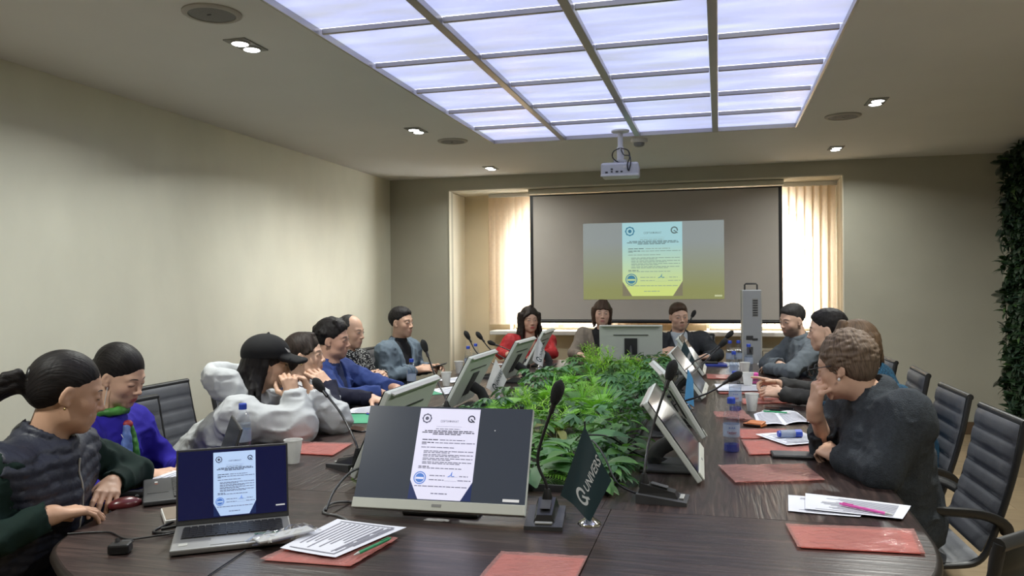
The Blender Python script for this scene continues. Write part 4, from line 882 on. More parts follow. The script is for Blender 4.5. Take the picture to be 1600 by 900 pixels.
def aralia_mesh(seed, nl=7, ls=.11):
    r = random.Random(seed); b = MB()                 # hand-shaped leaves on stalks
    for k in range(nl):
        a = 2*PI*k/nl+r.uniform(-.3, .3); h = r.uniform(.06, .13); p = dirs(a, 0)*r.uniform(.03, .09)+UP*h; b.tube([(0, 0, 0), p*.6, p], .0018, 4, False)
        for q in range(7):
            aa = a+(q-3)*.48; blade(p, dirs(aa, r.uniform(-.2, .15)), UP, ls*(1-.13*abs(q-3))*r.uniform(.85, 1.1), ls*.24, .6, 5, 'lance', .2, b)
    return b
def pm(b, m, name='foliage'):
    me = mesh(name, b.v, b.f, True); me.materials.append(m); return me
PL = dict(fern=[pm(fern_mesh(s), m) for s, m in ((1, G_mid), (2, G_bright), (3, G_blue))], grass=[pm(grass_mesh(s), m) for s, m in ((4, G_bright), (5, G_lime))], spiky=[pm(spiky_mesh(s), m) for s, m in ((6, G_lime), (7, G_bright))],
          ivy=[pm(ivy_mesh(s), m) for s, m in ((8, G_mid), (9, G_dark), (10, G_blue))], aralia=[pm(aralia_mesh(s), m) for s, m in ((11, G_blue), (12, G_mid))], olive=[pm(fern_mesh(13, 8, .18, 12), G_olive)])
WORDS = dict(fern=('feathery_fern', 'feathery green fern in the planted strip along the table centre', 'feathery ferns in the table planter'), grass=('grassy_tuft', 'bright grassy tuft with fine blades in the table planter', 'grassy tufts in the table planter'), spiky=('needle_leaf_plant', 'lime needle-leaved sprig standing out of the table planter', 'needle-leaved sprigs in the table planter'),
             ivy=('ivy_plant', 'low heart-leaved ivy spreading in the table planter', 'heart-leaved ivies in the table planter'), aralia=('aralia_plant', 'dark plant with hand-shaped leaves in the table planter', 'hand-leaved plants in the table planter'), olive=('olive_fern', 'olive coloured fern fronds before the far monitor', 'olive ferns before the far monitor'))
ZONES = ((2.95, 'right behind the foreground monitor'), (3.35, 'level with the nearest right monitor'), (3.75, 'before the second right monitor'), (4.15, 'level with the second right monitor'), (4.55, 'before the second left monitor'), (4.95, 'level with the white flag'), (5.35, 'level with the third right monitor'), (5.75, 'level with the third left monitor'), (6.2, 'past the third left monitor'), (9, 'by the far monitor'))
SHORT = dict(fern='feathery green fern', grass='bright grassy tuft', spiky='lime needle-leaved sprig', ivy='heart-leaved ivy', aralia='dark hand-leaved plant', olive='olive fern')
def plant(kind, var, x, y, z, s=1., label=None, tilt=0.):
    if label is None:
        zn = next(w for q, w in ZONES if y < q); sd = 'left edge' if x < -.98 else 'right edge' if x > -.56 else 'middle'
        gp = lb = '%s at the %s of the planter, %s' % (SHORT[kind], sd, zn)
    nm = WORDS[kind][0]
    t = thing(nm, label or lb, 'plant', (x, y, z), random.uniform(0, 6.28), None if label else gp); t.rotation_euler = (random.uniform(-.12, .12), random.uniform(-.12, .12)+tilt, t.rotation_euler[2]); t.scale = (s, s, s)
    o = link('foliage', PL[kind][var % len(PL[kind])], None, t); o['kind'] = 'stuff'; return t
rp = random.Random(21); nrow = 17
for j in range(nrow):
    y = 2.72+j*(6.62-2.72)/(nrow-1)
    for i in range(5):
        x = -1.13+i*.175+rp.uniform(-.05, .05); yy = y+rp.uniform(-.09, .09); near = yy < 3.5; u = rp.random()
        edge = i in (0, 4)
        if edge: kind = 'ivy' if u < .7 else 'aralia'
        elif yy < 3.6: kind = 'ivy' if u < .55 else ('aralia' if u < .8 else 'fern')
        else: kind = 'fern' if u < .38 else ('grass' if u < .64 else ('spiky' if u < .80 else ('ivy' if u < .94 else 'aralia')))
        if x < -.95 and kind == 'ivy' and yy > 3.3 and u < .4: kind = 'fern'
        s = {'ivy': .92, 'aralia': .85, 'fern': .95, 'grass': .95, 'spiky': 1.05}[kind]*rp.uniform(.85, 1.2)*(.85 if near else 1.)
        plant(kind, rp.randrange(3), x, yy, .735 if near else .75+.03*rp.random(), s)
for x, y, s, k, lab in ((-.95, 4.55, 1.25, 'grass', 'bright green grassy tuft standing highest beside the white flag'), (-.62, 4.3, 1.2, 'grass', 'bright grassy tuft behind the foreground microphone head'), (-.5, 4.9, 1.2, 'grass', 'arching grassy tuft with one pale bent blade in mid planter'),
                        (-.83, 5.7, 1.3, 'spiky', 'tall lime sprig left of the far monitor'), (-1.0, 6.3, 1.6, 'spiky', 'tallest pale lime sprig against the woman in beige'), (-.86, 6.55, 1.3, 'spiky', 'lime sprig at the left foot of the far monitor'), (-.55, 6.5, 1.1, 'olive', 'olive fern fronds in front of the hinge of the far monitor'), (-.38, 6.55, 1.15, 'olive', 'olive fern arching at the right foot of the far monitor'),
                        (-1.08, 3.9, 1.15, 'fern', 'bushy bright fern behind the foreground monitor top edge'), (-.72, 3.75, 1.1, 'fern', 'feathery fern behind the foreground microphone neck')):
    plant(k, 1 if k in ('fern',) else 0, x, y, .78, s, lab)
# big-leaved plants at the near end: every leaf a piece of its own
def big_leaf_plant(label, x, y, n, L, w, m, seed, ez=(.1, .8), shape='ovate', h=.05, spread=(0, 2*PI), nm='hosta_plant'):
    r = random.Random(seed); t = thing(nm, label, 'plant', (x, y, .735))
    b = blade((0, 0, 0), (1, 0, .0), UP, L, w, .75, 9, shape, .22, MB(), .035); me = mesh('leaf', b.v, b.f, True); me.materials.append(m)
    st = MB()
    for k in range(n):
        a = spread[0]+(spread[1]-spread[0])*(k+.5*r.random())/n; e = r.uniform(*ez); p = dirs(a, e)*h*r.uniform(.6, 1.8)+UP*r.uniform(.01, .06)
        st.tube([(0, 0, 0), p*.6, p], .0028, 5, False); o = link('leaf', me, None, t, tuple(p)); o.rotation_euler = (r.uniform(-.3, .3), -e*.6, a); q = r.uniform(.75, 1.15); o.scale = (q, q, q)
    st.build('stem', m, t, True); return t
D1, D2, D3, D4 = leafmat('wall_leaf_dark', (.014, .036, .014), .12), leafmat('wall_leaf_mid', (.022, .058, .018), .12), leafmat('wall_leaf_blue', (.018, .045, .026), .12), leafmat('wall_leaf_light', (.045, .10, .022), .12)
G_host = leafmat('leaf_ribbed_green', (.085, .21, .075)); 
big_leaf_plant('hosta with big ribbed leaves just right of the foreground monitor', -.66, 2.80, 9, .17, .105, G_host, 1, (.1, .7))
big_leaf_plant('hosta with big ribbed leaves behind the foreground microphone', -.56, 3.05, 8, .16, .10, G_host, 5, (.2, .9)); big_leaf_plant('young bright leafy sprig at the left corner of the foreground monitor', -1.13, 2.66, 8, .09, .04, G_bright, 3, (.1, .8))
big_leaf_plant('leafy philodendron right behind the dark teal flag', -.45, 2.80, 14, .12, .055, G_mid, 2, (.0, .9), 'lance', .07); big_leaf_plant('dark philodendron at the near right corner of the planter', -.40, 3.05, 14, .12, .07, G_mid, 7, (.0, .8), 'heart', .07)
big_leaf_plant('philodendron with broad dark leaves beside the nearest right monitor', -.42, 3.38, 14, .11, .07, G_dark, 8, (.0, .9), 'heart', .07); big_leaf_plant('broad leaf with yellow edge lying in mid planter', -.72, 3.55, 5, .17, .06, G_olive, 9, (.1, .5)); big_leaf_plant('low leafy plant at the foot of the dark teal flag', -.42, 2.68, 10, .08, .035, G_mid, 12, (.0, .6), 'lance', .04)
big_leaf_plant('low leafy plant under the foreground monitor', -.85, 2.68, 10, .10, .05, G_dark, 13, (.0, .6), 'lance', .05); big_leaf_plant('large dark plant in the shade behind the foreground monitor', -.98, 2.95, 12, .14, .08, G_dark, 14, (.1, .9), 'heart', .07)
# green wall on the right
gw = thing('green_wall', 'vertical living wall of dark ferns and leaves covering the right wall', 'green wall', (XR-.01, 6.0, 0))
MB().box((-.012, 0, 1.32), (.024, 4.1, 2.62), .004).build('backing_board', mat('moss_board', (.02, .04, .015), .9, var=.4, vscale=30, bump=.6), gw)
rr = random.Random(5)
for kind, m, n in (('a', D1, 520), ('b', D2, 430), ('c', D3, 330), ('d', D4, 60)):
    b = MB()
    for k in range(n):
        y = rr.uniform(-2.0, 2.06); y = 2.06-abs(rr.gauss(0, .9)) if rr.random() < .6 else y; z = rr.uniform(.05, 2.6)
        if y < -2.05: continue
        p = np.array([-.03-rr.random()*.05, y, z])
        for q in range(rr.randint(3, 5)):
            a = rr.uniform(0, 2*PI); d = nrm(np.array([-rr.uniform(.25, 1.), math.cos(a)*.8, math.sin(a)*.8-.15])); blade(p, d, np.array([-.5, 0, .86]), rr.uniform(.06, .13), rr.uniform(.025, .06), .8, 4, 'ovate' if q % 2 else 'lance', .2, b)
    o = b.build('foliage', m, gw, True); o['kind'] = 'stuff'
for k, (y, z, s) in enumerate(((2.02, 1.86, .95), (2.05, 2.50, .7), (2.03, .98, .8), (1.98, 1.3, .8), (2.0, .55, .8), (1.9, 2.15, .8))):
    fm = PL['fern'][0].copy(); fm.materials[0] = D3; o = link('fern_frond', fm, None, gw, (-.07, y, z)); o.rotation_euler = (0, -1.2, k*1.3); o.scale = (s,)*3; o['kind'] = 'stuff'
# ---------------------------------------------------------------- people: implicit bodies turned into single smooth surfaces
NOISE = np.random.default_rng(11).random((24, 24, 24)).astype(np.float32)
def vnoise(X, Y, Z):
    out = 0
    xi, yi, zi = np.floor(X).astype(int), np.floor(Y).astype(int), np.floor(Z).astype(int); fx, fy, fz = X-xi, Y-yi, Z-zi
    fx, fy, fz = [q*q*(3-2*q) for q in (fx, fy, fz)]
    for a in (0, 1):
        for b in (0, 1):
            for c in (0, 1):
                out = out+NOISE[(xi+a) % 24, (yi+b) % 24, (zi+c) % 24]*(fx if a else 1-fx)*(fy if b else 1-fy)*(fz if c else 1-fz)
    return out*2-1
def axis(lo, hi, h, fine=()):
    """grid line positions: step h, smaller inside the fine intervals (a, b, step)"""
    out = [lo]; 
    while out[-1] < hi:
        st = h
        for a, b, s in fine:
            if a-h < out[-1] < b: st = min(st, s)
        out.append(out[-1]+st)
    return np.array(out, np.float32)
class Field:
    def __init__(s, xs, ys, zs):
        s.ax = [np.asarray(q, np.float32) for q in (xs, ys, zs)]; s.f = np.full([len(q) for q in s.ax], .3, np.float32)
    def sub(s, lo, hi):
        sl = []
        for q, a, b in zip(s.ax, lo, hi):
            i, j = np.searchsorted(q, a), np.searchsorted(q, b); sl.append(slice(max(0, i-1), min(len(q), j+1)))
        X, Y, Z = np.meshgrid(*[q[k] for q, k in zip(s.ax, sl)], indexing='ij', sparse=True); return tuple(sl), X, Y, Z
    def comb(s, sl, d, k, cut=False):
        if d.size == 0: return
        a = s.f[sl]
        if cut: a = -a
        if k > 0: h = np.clip(.5+.5*(d-a)/k, 0, 1); r = d*(1-h)+a*h-k*h*(1-h)
        else: r = np.minimum(a, d)
        s.f[sl] = -r if cut else r
    def cap(s, a, b, r0, r1=None, k=.01, cut=False):
        a, b = np.asarray(a, float), np.asarray(b, float); r1 = r0 if r1 is None else r1; m = max(r0, r1)+k*1.2+.012
        sl, X, Y, Z = s.sub(np.minimum(a, b)-m, np.maximum(a, b)+m); e = b-a; L = max(1e-9, e@e)
        t = np.clip(((X-a[0])*e[0]+(Y-a[1])*e[1]+(Z-a[2])*e[2])/L, 0, 1)
        d = np.sqrt((X-a[0]-t*e[0])**2+(Y-a[1]-t*e[1])**2+(Z-a[2]-t*e[2])**2)-(r0+(r1-r0)*t)
        s.comb(sl, d.astype(np.float32), k, cut)
    def ell(s, c, r, R=None, k=.01, cut=False):
        c = np.asarray(c, float); r = np.asarray(r, float); R = np.eye(3) if R is None else np.asarray(R, float); m = (np.abs(R)@r)+k*1.2+.012
        sl, X, Y, Z = s.sub(c-m, c+m); x, y, z = X-c[0], Y-c[1], Z-c[2]
        u = [(R[0, i]*x+R[1, i]*y+R[2, i]*z)/r[i] for i in range(3)]; k0 = np.sqrt(u[0]**2+u[1]**2+u[2]**2); k1 = np.sqrt((u[0]/r[0])**2+(u[1]/r[1])**2+(u[2]/r[2])**2)
        s.comb(sl, (k0*(k0-1)/np.maximum(k1, 1e-6)).astype(np.float32), k, cut)
    def half(s, p, n, k=.004):
        """cut away everything on the side of n"""
        n = nrm(n); X, Y, Z = np.meshgrid(*s.ax, indexing='ij', sparse=True); d = -((X-p[0])*n[0]+(Y-p[1])*n[1]+(Z-p[2])*n[2])
        s.comb((slice(None),)*3, np.asarray(d+0*s.f, np.float32), k, True)
    def wrinkle(s, amp, fr, seed=0, ridged=True, band=.03):
        m = np.abs(s.f) < band; I = np.argwhere(m); X, Y, Z = s.ax[0][I[:, 0]]*fr[0]+seed*3.7, s.ax[1][I[:, 1]]*fr[1]+seed*1.3, s.ax[2][I[:, 2]]*fr[2]
        n = vnoise(X, Y, Z); n2 = vnoise(X*2.1+5, Y*2.1, Z*2.1)
        w = ((1-np.abs(n))**3-.3)+.55*((1-np.abs(n2))**3-.3) if ridged else n+.5*n2
        s.f[m] -= (amp*w).astype(np.float32)
    def at(s, p):
        ii = []; tt = []
        for q, v in zip(s.ax, p):
            i = int(np.clip(np.searchsorted(q, v)-1, 0, len(q)-2)); ii.append(i); tt.append((v-q[i])/(q[i+1]-q[i]))
        r = 0
        for a in (0, 1):
            for b in (0, 1):
                for c in (0, 1): r += s.f[ii[0]+a, ii[1]+b, ii[2]+c]*(tt[0] if a else 1-tt[0])*(tt[1] if b else 1-tt[1])*(tt[2] if c else 1-tt[2])
        return r
    def hit(s, p, d, n=60, st=.0015):
        p = np.asarray(p, float); d = nrm(d)
        for _ in range(n):
            v = s.at(p)
            if v < .0004: break
            p = p+d*max(.0005, min(.006, v*.8))
        return p
    def nets(s):
        F = s.f; S = F < 0; c = np.zeros([q-1 for q in S.shape], np.uint8)
        for a in (0, 1):
            for b in (0, 1):
                for e in (0, 1): c += S[a:S.shape[0]-1+a, b:S.shape[1]-1+b, e:S.shape[2]-1+e]
        act = (c > 0) & (c < 8); I = np.argwhere(act); idx = np.full(act.shape, -1, np.int32); idx[act] = np.arange(len(I)); acc = np.zeros((len(I), 3)); cnt = np.zeros(len(I))
        for ax in range(3):
            o1, o2 = [q for q in range(3) if q != ax]
            for a in (0, 1):
                for b in (0, 1):
                    p = I.copy(); p[:, o1] += a; p[:, o2] += b; q = p.copy(); q[:, ax] += 1
                    f0, f1 = F[p[:, 0], p[:, 1], p[:, 2]], F[q[:, 0], q[:, 1], q[:, 2]]; m = (f0 < 0) != (f1 < 0); t = f0/(f0-f1+1e-12)
                    P = np.stack([s.ax[k][p[:, k]] for k in range(3)], 1).astype(float); P[:, ax] += t*(s.ax[ax][q[:, ax]]-s.ax[ax][p[:, ax]]); acc[m] += P[m]; cnt[m] += 1
        V = acc/np.maximum(cnt, 1)[:, None]; faces = []
        for ax in range(3):
            b, c_ = (ax+1) % 3, (ax+2) % 3; A = np.take(S, range(S.shape[ax]-1), ax); B = np.take(S, range(1, S.shape[ax]), ax); E = np.argwhere(A != B)
            E = E[(E[:, b] > 0) & (E[:, c_] > 0) & (E[:, b] < S.shape[b]-1) & (E[:, c_] < S.shape[c_]-1)]; ins = S[E[:, 0], E[:, 1], E[:, 2]]; q = []
            for db, dc in ((-1, -1), (0, -1), (0, 0), (-1, 0)):
                p = E.copy(); p[:, b] += db; p[:, c_] += dc; q.append(idx[p[:, 0], p[:, 1], p[:, 2]])
            Q = np.stack(q, 1); Q[~ins] = Q[~ins][:, ::-1]; faces.append(Q)
        return V, np.concatenate(faces)
def netobj(name, fld, m, parent, off=(0, 0, 0), M=None, tint=None):
    V, Fc = fld.nets()
    T = None if tint is None else tint(V)
    if M is not None: V = V@M[0].T+M[1]
    V = V-np.asarray(off)
    me = bpy.data.meshes.new(name); me.vertices.add(len(V)); me.vertices.foreach_set('co', V.astype(np.float32).ravel()); n = len(Fc)
    me.loops.add(4*n); me.loops.foreach_set('vertex_index', Fc.astype(np.int32).ravel()); me.polygons.add(n); me.polygons.foreach_set('loop_start', np.arange(0, 4*n, 4, dtype=np.int32)); me.polygons.foreach_set('loop_total', np.full(n, 4, np.int32))
    me.polygons.foreach_set('use_smooth', np.ones(n, bool)); me.update(calc_edges=True); me.validate()
    if T is not None:
        a = me.color_attributes.new('tint', 'FLOAT_COLOR', 'POINT'); a.data.foreach_set('color', np.c_[T, np.ones(len(T))].astype(np.float32).ravel())
    return link(name, me, m, parent)
M_skin = mat('skin', (.5, .33, .25), .5, spec=.4, var=.05, vscale=40, bump=.06, bscale=350, attr='tint')
M_skin.node_tree.nodes['Principled BSDF'].inputs['Subsurface Weight'].default_value = 0
def hairmat(name, col, rough=.58):
    """hair: fine streaks that follow the combing direction stored with the mesh"""
    m = bpy.data.materials.new(name); m.use_nodes = True; nt = m.node_tree; L = nt.links; b = nt.nodes['Principled BSDF']
    at = nd(nt, 'ShaderNodeAttribute'); at.attribute_name = 'tint'; mp = nd(nt, 'ShaderNodeMapping'); mp.inputs['Scale'].default_value = (1, 1, 1); L.new(at.outputs['Vector'], mp.inputs[0])
    no = nd(nt, 'ShaderNodeTexNoise', Scale=1., Detail=3.); L.new(mp.outputs[0], no.inputs['Vector'])
    cr = nd(nt, 'ShaderNodeValToRGB'); e = cr.color_ramp.elements; e[0].position = .3; e[0].color = (*[c*.55 for c in col], 1); e[1].position = .75; e[1].color = (*[c*1.7 for c in col], 1)
    L.new(no.outputs['Fac'], cr.inputs[0]); L.new(cr.outputs[0], b.inputs['Base Color']); bp = nd(nt, 'ShaderNodeBump', Strength=.55, Distance=.004); L.new(no.outputs['Fac'], bp.inputs['Height']); L.new(bp.outputs[0], b.inputs['Normal'])
    b.inputs['Roughness'].default_value = rough; b.inputs['Specular IOR Level'].default_value = .25; return m
H_black = hairmat('black_hair', (.010, .008, .008)); H_dark = hairmat('dark_brown_hair', (.020, .013, .010)); H_brown = hairmat('brown_hair', (.050, .028, .018)); H_ash = hairmat('ash_brown_hair', (.135, .095, .068)); H_greyd = hairmat('greying_dark_hair', (.030, .028, .027)); H_lbrown = hairmat('light_brown_hair', (.085, .052, .030))
M_eye = mat('eye_white', (.62, .60, .57), .25, var=.02); M_iris = mat('dark_iris', (.015, .010, .008), .15); M_lash = mat('lash_black', (.01, .008, .008), .6)
def cloth(name, col, rough=.85, var=.10, bump=.12, bscale=420, vscale=30, **k): return mat(name, col, rough, spec=.3, var=var, vscale=vscale, bump=bump, bscale=bscale, **k)
def Rhead(yaw, pitch=0, roll=0):
    y, p, r = map(math.radians, (yaw, pitch, roll)); return rotz(y)@roty(-p)@rotx(r)
FINL = [(.043, .026, .021), (.047, .030, .022), (.043, .028, .022), (.034, .020, .019)]
def hand(F, w, f, n, side, curl=(.3, .3, .3, .3), spread=.06, thumb=.4, s=1., tin=.0, log=None):
    """palm and five separate fingers; f finger direction, n back-of-hand normal, curl per finger (radians per joint)"""
    w = np.asarray(w, float); f = nrm(f); n = nrm(np.asarray(n, float)-f*np.dot(n, f)); t = np.cross(n, f)*(1 if side == 'R' else -1)
    O = [.029, .010, -.010, -.029]; Lk = [.088, .092, .087, .079]
    F.cap(w-f*.03*s, w+f*.012*s, .024*s, .023*s, .02*s)
    for i in range(4): F.cap(w+t*O[i]*.55*s+f*.012*s, w+f*Lk[i]*s*.97+t*O[i]*.97*s, .0145*s, .0105*s, .012*s)
    F.cap(w+f*.03*s-n*.004*s+t*.012*s, w+f*.06*s-n*.003*s-t*.01*s, .013*s, .012*s, .014*s)
    for i in range(4):
        K = w+f*Lk[i]*s+t*O[i]*s; base = nrm(f+t*spread*(1.5-i)*.8); a = 0.; p = K; cs = curl[i] if hasattr(curl[i], '__len__') else (curl[i], curl[i]*1.15, curl[i]*.8); r = .0092*(.86 if i == 3 else 1)*s
        for j in range(3):
            a += cs[j]; d = math.cos(a)*base-math.sin(a)*n; q = p+d*FINL[i][j]*s; F.cap(p, q, r, r*.90, .0025*s if j else .006*s); p = q; r *= .92
    B = w+f*.022*s+t*.026*s-n*.006*s; d1 = nrm(f*.62+t*(.78-tin)-n*(.25+thumb*.3)); p1 = B+d1*.044*s; d2 = nrm(f*.9+t*(.30-tin-thumb*.35)-n*(.25+thumb*.35)); p2 = p1+d2*.033*s; d3 = nrm(f*.95+t*(.08-tin-thumb*.5)-n*(.25+thumb*.3)); p3 = p2+d3*.024*s
    F.cap(w+f*.008*s+t*.012*s, B, .017*s, .0155*s, .014*s); F.cap(B, p1, .0150*s, .0115*s, .010*s); F.cap(p1, p2, .0112*s, .0100*s, .003*s); F.cap(p2, p3, .0100*s, .0078*s, .003*s)
def head_prims(F, c, R, s=1., female=False, wide=1., jaw=1.):
    L = lambda x, y, z: c+R@np.array([x*s, y*s*wide, z*s]); E = lambda p, r, k=.012, cut=False: F.ell(L(*p), np.array([r[0], r[1]*wide, r[2]])*s, R, k*s, cut); Cp = lambda a, b, r0, r1, k=.008, cut=False: F.cap(L(*a), L(*b), r0*s, r1*s, k*s, cut)
    E((-.014, 0, .032), (.094, .074, .086)); E((.018, 0, -.026), (.066, .064, .084), .03); E((.024, 0, -.074), (.050, .053*jaw, .034), .028); Cp((.061, -.008, -.097), (.061, .008, -.097), .0165, .0165, .022)
    for q in (-1, 1):
        E((.046, q*.038, -.028), (.028, .023, .026), .020); Cp((.075, q*.012, .019), (.064, q*.040, .021), .0105, .0095, .014)
    for q in (-1, 1): E((.089, q*.031, .003), (.011, .0150, .0070), .010, True)
    Cp((.080, 0, .010), (.0985, 0, -.029), .0060, .0085, .012); F.ell(L(.0985, 0, -.032), np.array([.0095, .0105, .0082])*s, R, .008*s)
    for q in (-1, 1): E((.090, q*.0125, -.035), (.0095, .0068, .0065), .006)
    E((.075, 0, -.060), (.012, .024, .022), .018)
    Cp((.0832, -.013, -.0630), (.0832, .013, -.0630), .0038, .0038, .006); Cp((.0822, -.011, -.0718), (.0822, .011, -.0718), .0045, .0045, .006); Cp((.0912, -.018, -.0672), (.0912, .018, -.0672), .0018, .0018, .003, True)
    for q in (-1, 1):                                  # ears, lids
        EC = R@rotz(q*-.35)@roty(.25)
        F.ell(L(-.010, q*.0765, -.004), np.array([.018, .0065, .031])*s, EC, .006*s); F.ell(L(-.003, q*.0845, .001), np.array([.0085, .0065, .017])*s, EC, .002*s, True); F.ell(L(-.002, q*.074, -.029), np.array([.008, .006, .009])*s, EC, .006*s)
        E((.0715, q*.031, .002), (.0130, .0165, .0110), .006)
def eyes(F, c, R, s, parent, off, mode='open', brow=M_lash, wide=1., browthick=.0032):
    L = lambda x, y, z: c+R@np.array([x*s, y*s*wide, z*s]); fx = R[:, 0]
    for q in (-1, 1):
        if mode != 'down':
            p = F.hit(L(.13, q*.031, .002), -fx); RR = R@rotz(q*.35); e = MB().ball(p-fx*.0040*s-off, (.0056*s, .0112*s, .0034*s), 12, RR).build('eye', M_eye, parent, True)
            MB().ball(p-fx*.0012*s-off, (.0036*s, .0046*s, .0034*s), 10, RR).build('iris', M_iris, e, True)
        up = -.003 if mode == 'down' else .0030
        b = MB(); pts = []
        for k in range(7):
            u = k/6; y = q*(.0175+.029*u); z = .002+up+(.0016 if mode != 'down' else -.0025)*math.sin(PI*u)-.001*u; p = F.hit(L(.13, y, z), -fx); pts.append(p-off)
        b.tube(pts, [.0004*s, .0010*s, .0013*s, .0014*s, .0014*s, .0012*s, .0005*s], 6); b.build('eyelash', M_lash, parent, True)
        b = MB(); pts = []
        for k in range(8):
            u = k/7; y = q*(.012+.038*u); z = .0215+.005*math.sin(PI*min(1, u*.85+.05))-.003*u; p = F.hit(L(.13, y, z), -fx); pts.append(p-fx*.0012*s-off)
        b.tube(pts, [t*browthick/.0032*s for t in (.0016, .0026, .0029, .0029, .0027, .0023, .0017, .0006)], 6, flat=.8); b.build('eyebrow', brow, parent, True)
def locks(F, n, a0, a1, r0, z0, z1, th, seed, wave=.012, out=.0, k=.007, x0=-.018, ry=.9, inward=0.):
    """hair strands hanging round the back of the head, in head coordinates; a measured from the face direction"""
    r = random.Random(seed)
    for i in range(n):
        a = math.radians(a0+(a1-a0)*(i+.5*r.random())/n); rr = r0*r.uniform(.86, 1.06); zz = z1+r.uniform(-.03, .03); m = 7; P = []; ph = r.uniform(0, 6)
        for j in range(m):
            t = j/(m-1); q = rr+out*t-inward*t*t+wave*math.sin(ph+5*t)*t; P.append(np.array([x0+q*math.cos(a+.15*math.sin(ph+4*t)*t), ry*q*math.sin(a+.15*math.sin(ph+4*t)*t), z0+(zz-z0)*t]))
        tk = th*r.uniform(.7, 1.2)
        for j in range(m-1): F.cap(P[j], P[j+1], tk*(1-.55*(j/(m-1))**2), tk*(1-.55*((j+1)/(m-1))**2), k)
def hair(style, c, R, s, parent, off, m, h=.0042, name='hair', wide=1.):
    lo, hi = (-.235, -.15, -.33), (.135, .15, .165)
    if style in ('short', 'short_thick', 'crop', 'bald', 'side_part'): lo, hi = (-.14, -.12, -.13), (.13, .12, .17)
    F = Field(*[np.arange(a, b, h, dtype=np.float32) for a, b in zip(lo, hi)])
    def ears(dz=0.):
        for q in (-1, 1): F.ell((.004, q*.085, -.014+dz), (.024, .032, .036), None, .006, True)
    if style in ('short', 'short_thick', 'crop', 'side_part'):
        th = {'short': .004, 'short_thick': .010, 'crop': .001, 'side_part': .006}[style]
        F.ell((-.023, 0, .040), (.0965+th, .0765+th*.7, .086+th)); F.ell((-.002, 0, .078), (.080, .064, .042+th), None, .02)
        if style == 'short_thick':
            r = random.Random(2)
            for k in range(18): a = r.uniform(-1.1, 1.1); F.cap((.02, a*.05, .112), (.072+.008*r.random()-.012*abs(a), a*.055+.01*r.uniform(-1, 1), .070-.022*r.random()), .016, .004, .006)
            for k in range(14): a = r.uniform(1.3, 5.0); F.cap((-.02, 0, .11), (-.025+.1*math.cos(a), .083*math.sin(a), .035+.03*r.random()), .025, .012, .01)
        if style == 'side_part':
            for k in range(9): F.cap((-.01, -.03+k*.009, .112), (.072, -.045+k*.011, .086), .02, .008, .008)
        F.ell((.112, 0, -.026), (.068, .092, .090), None, .014, True); ears(); F.half((-.02, 0, -.052), (.35, 0, -1), .01); F.half((.010, 0, -.02), (.8, 0, -.6), .014)
    elif style == 'bald':
        F.ell((-.022, 0, .036), (.0945, .0765, .0865)); F.ell((.085, 0, .10), (.075, .085, .060), None, .03, True); F.ell((.108, 0, -.030), (.075, .095, .10), None, .008, True); ears(); F.half((-.02, 0, -.055), (.25, 0, -1))
    elif style in ('ponytail', 'bun'):
        q_ = .004 if style == 'bun' else 0
        F.ell((-.024-q_*.5, 0, .040), (.100+q_, .0785+q_, .089+q_)); F.ell((-.055, 0, -.008), (.056, .062+q_, .055), None, .03)
        F.ell((.114, 0, -.026), (.072, .094, .092), None, .014, True); ears(-.004)
        F.half((-.04, 0, -.058), (.5, 0, -1), .012)
        if style == 'ponytail':
            r = random.Random(3); F.cap((-.095, 0, -.005), (-.122, 0, -.004), .034, .020, .02)
            for k in range(26):
                y, z = r.uniform(-.024, .024), r.uniform(-.012, .022); e = r.uniform(-.012, .018)
                P = [(-.116, y*.5, -.003+z*.5), (-.146, y*1.2, .002+z+e), (-.178, y*1.5, -.022+z*1.5+e), (-.204, y*1.5, -.060+z*1.6), (-.216-.016*r.random(), y*1.2, -.100+z*1.6+.025*r.random())]
                for j in range(4): F.cap(P[j], P[j+1], .0135-.0018*j, .0135-.0018*(j+1)-(.004 if j == 3 else 0), .006)
        else: F.ell((-.112, 0, .0), (.034, .042, .040), None, .015)
    elif style == 'long':
        F.ell((-.022, 0, .036), (.102, .086, .094)); F.ell((.112, 0, -.035), (.078, .085, .092), None, .012, True)
        locks(F, 34, 84, 276, .090, .03, -.205, .016, 5, .046, .026, k=.004); locks(F, 22, 92, 268, .075, .0, -.225, .018, 6, .044, .024, k=.004)
    elif style == 'wavy':
        F.ell((-.024, 0, .040), (.103, .088, .094)); F.ell((.110, 0, -.030), (.073, .072, .092), None, .014, True)
        locks(F, 26, 58, 302, .098, .05, -.165, .022, 9, .02, .020); locks(F, 12, 75, 285, .08, .0, -.18, .026, 10, .02, .015)
        for k in range(7): F.cap((.0, .01, .125), (.075, -.02-k*.010, .072-k*.006), .018, .008, .008)
    elif style == 'bob':
        F.ell((-.023, 0, .040), (.102, .085, .093)); F.ell((.112, 0, -.040), (.068, .071, .096), None, .012, True)
        locks(F, 26, 55, 305, .094, .04, -.105, .020, 12, .006, .010, inward=.012); locks(F, 10, 80, 280, .07, .0, -.11, .026, 13, .006, .01)
        r = random.Random(4)
        for k in range(14): y = -.05+.1*k/13; F.cap((.03, y*.6, .118), (.090-abs(y)*.35, y*1.1, .050+r.uniform(-.008, .008)), .016, .006, .006)
    elif style == 'swept':
        F.ell((-.025, 0, .042), (.103, .083, .092)); F.ell((-.06, 0, -.02), (.058, .068, .070), None, .03); F.ell((.112, 0, -.030), (.070, .084, .092), None, .014, True)
        for q in (-1, 1):
            for k in range(6): F.cap((.040-.01*k, q*.02, .112), (.052-.022*k, q*.072, .030-.012*k), .014, .009, .012)
        F.half((-.05, 0, -.085), (.5, 0, -1), .02); ears(-.01)
    elif style == 'curly':
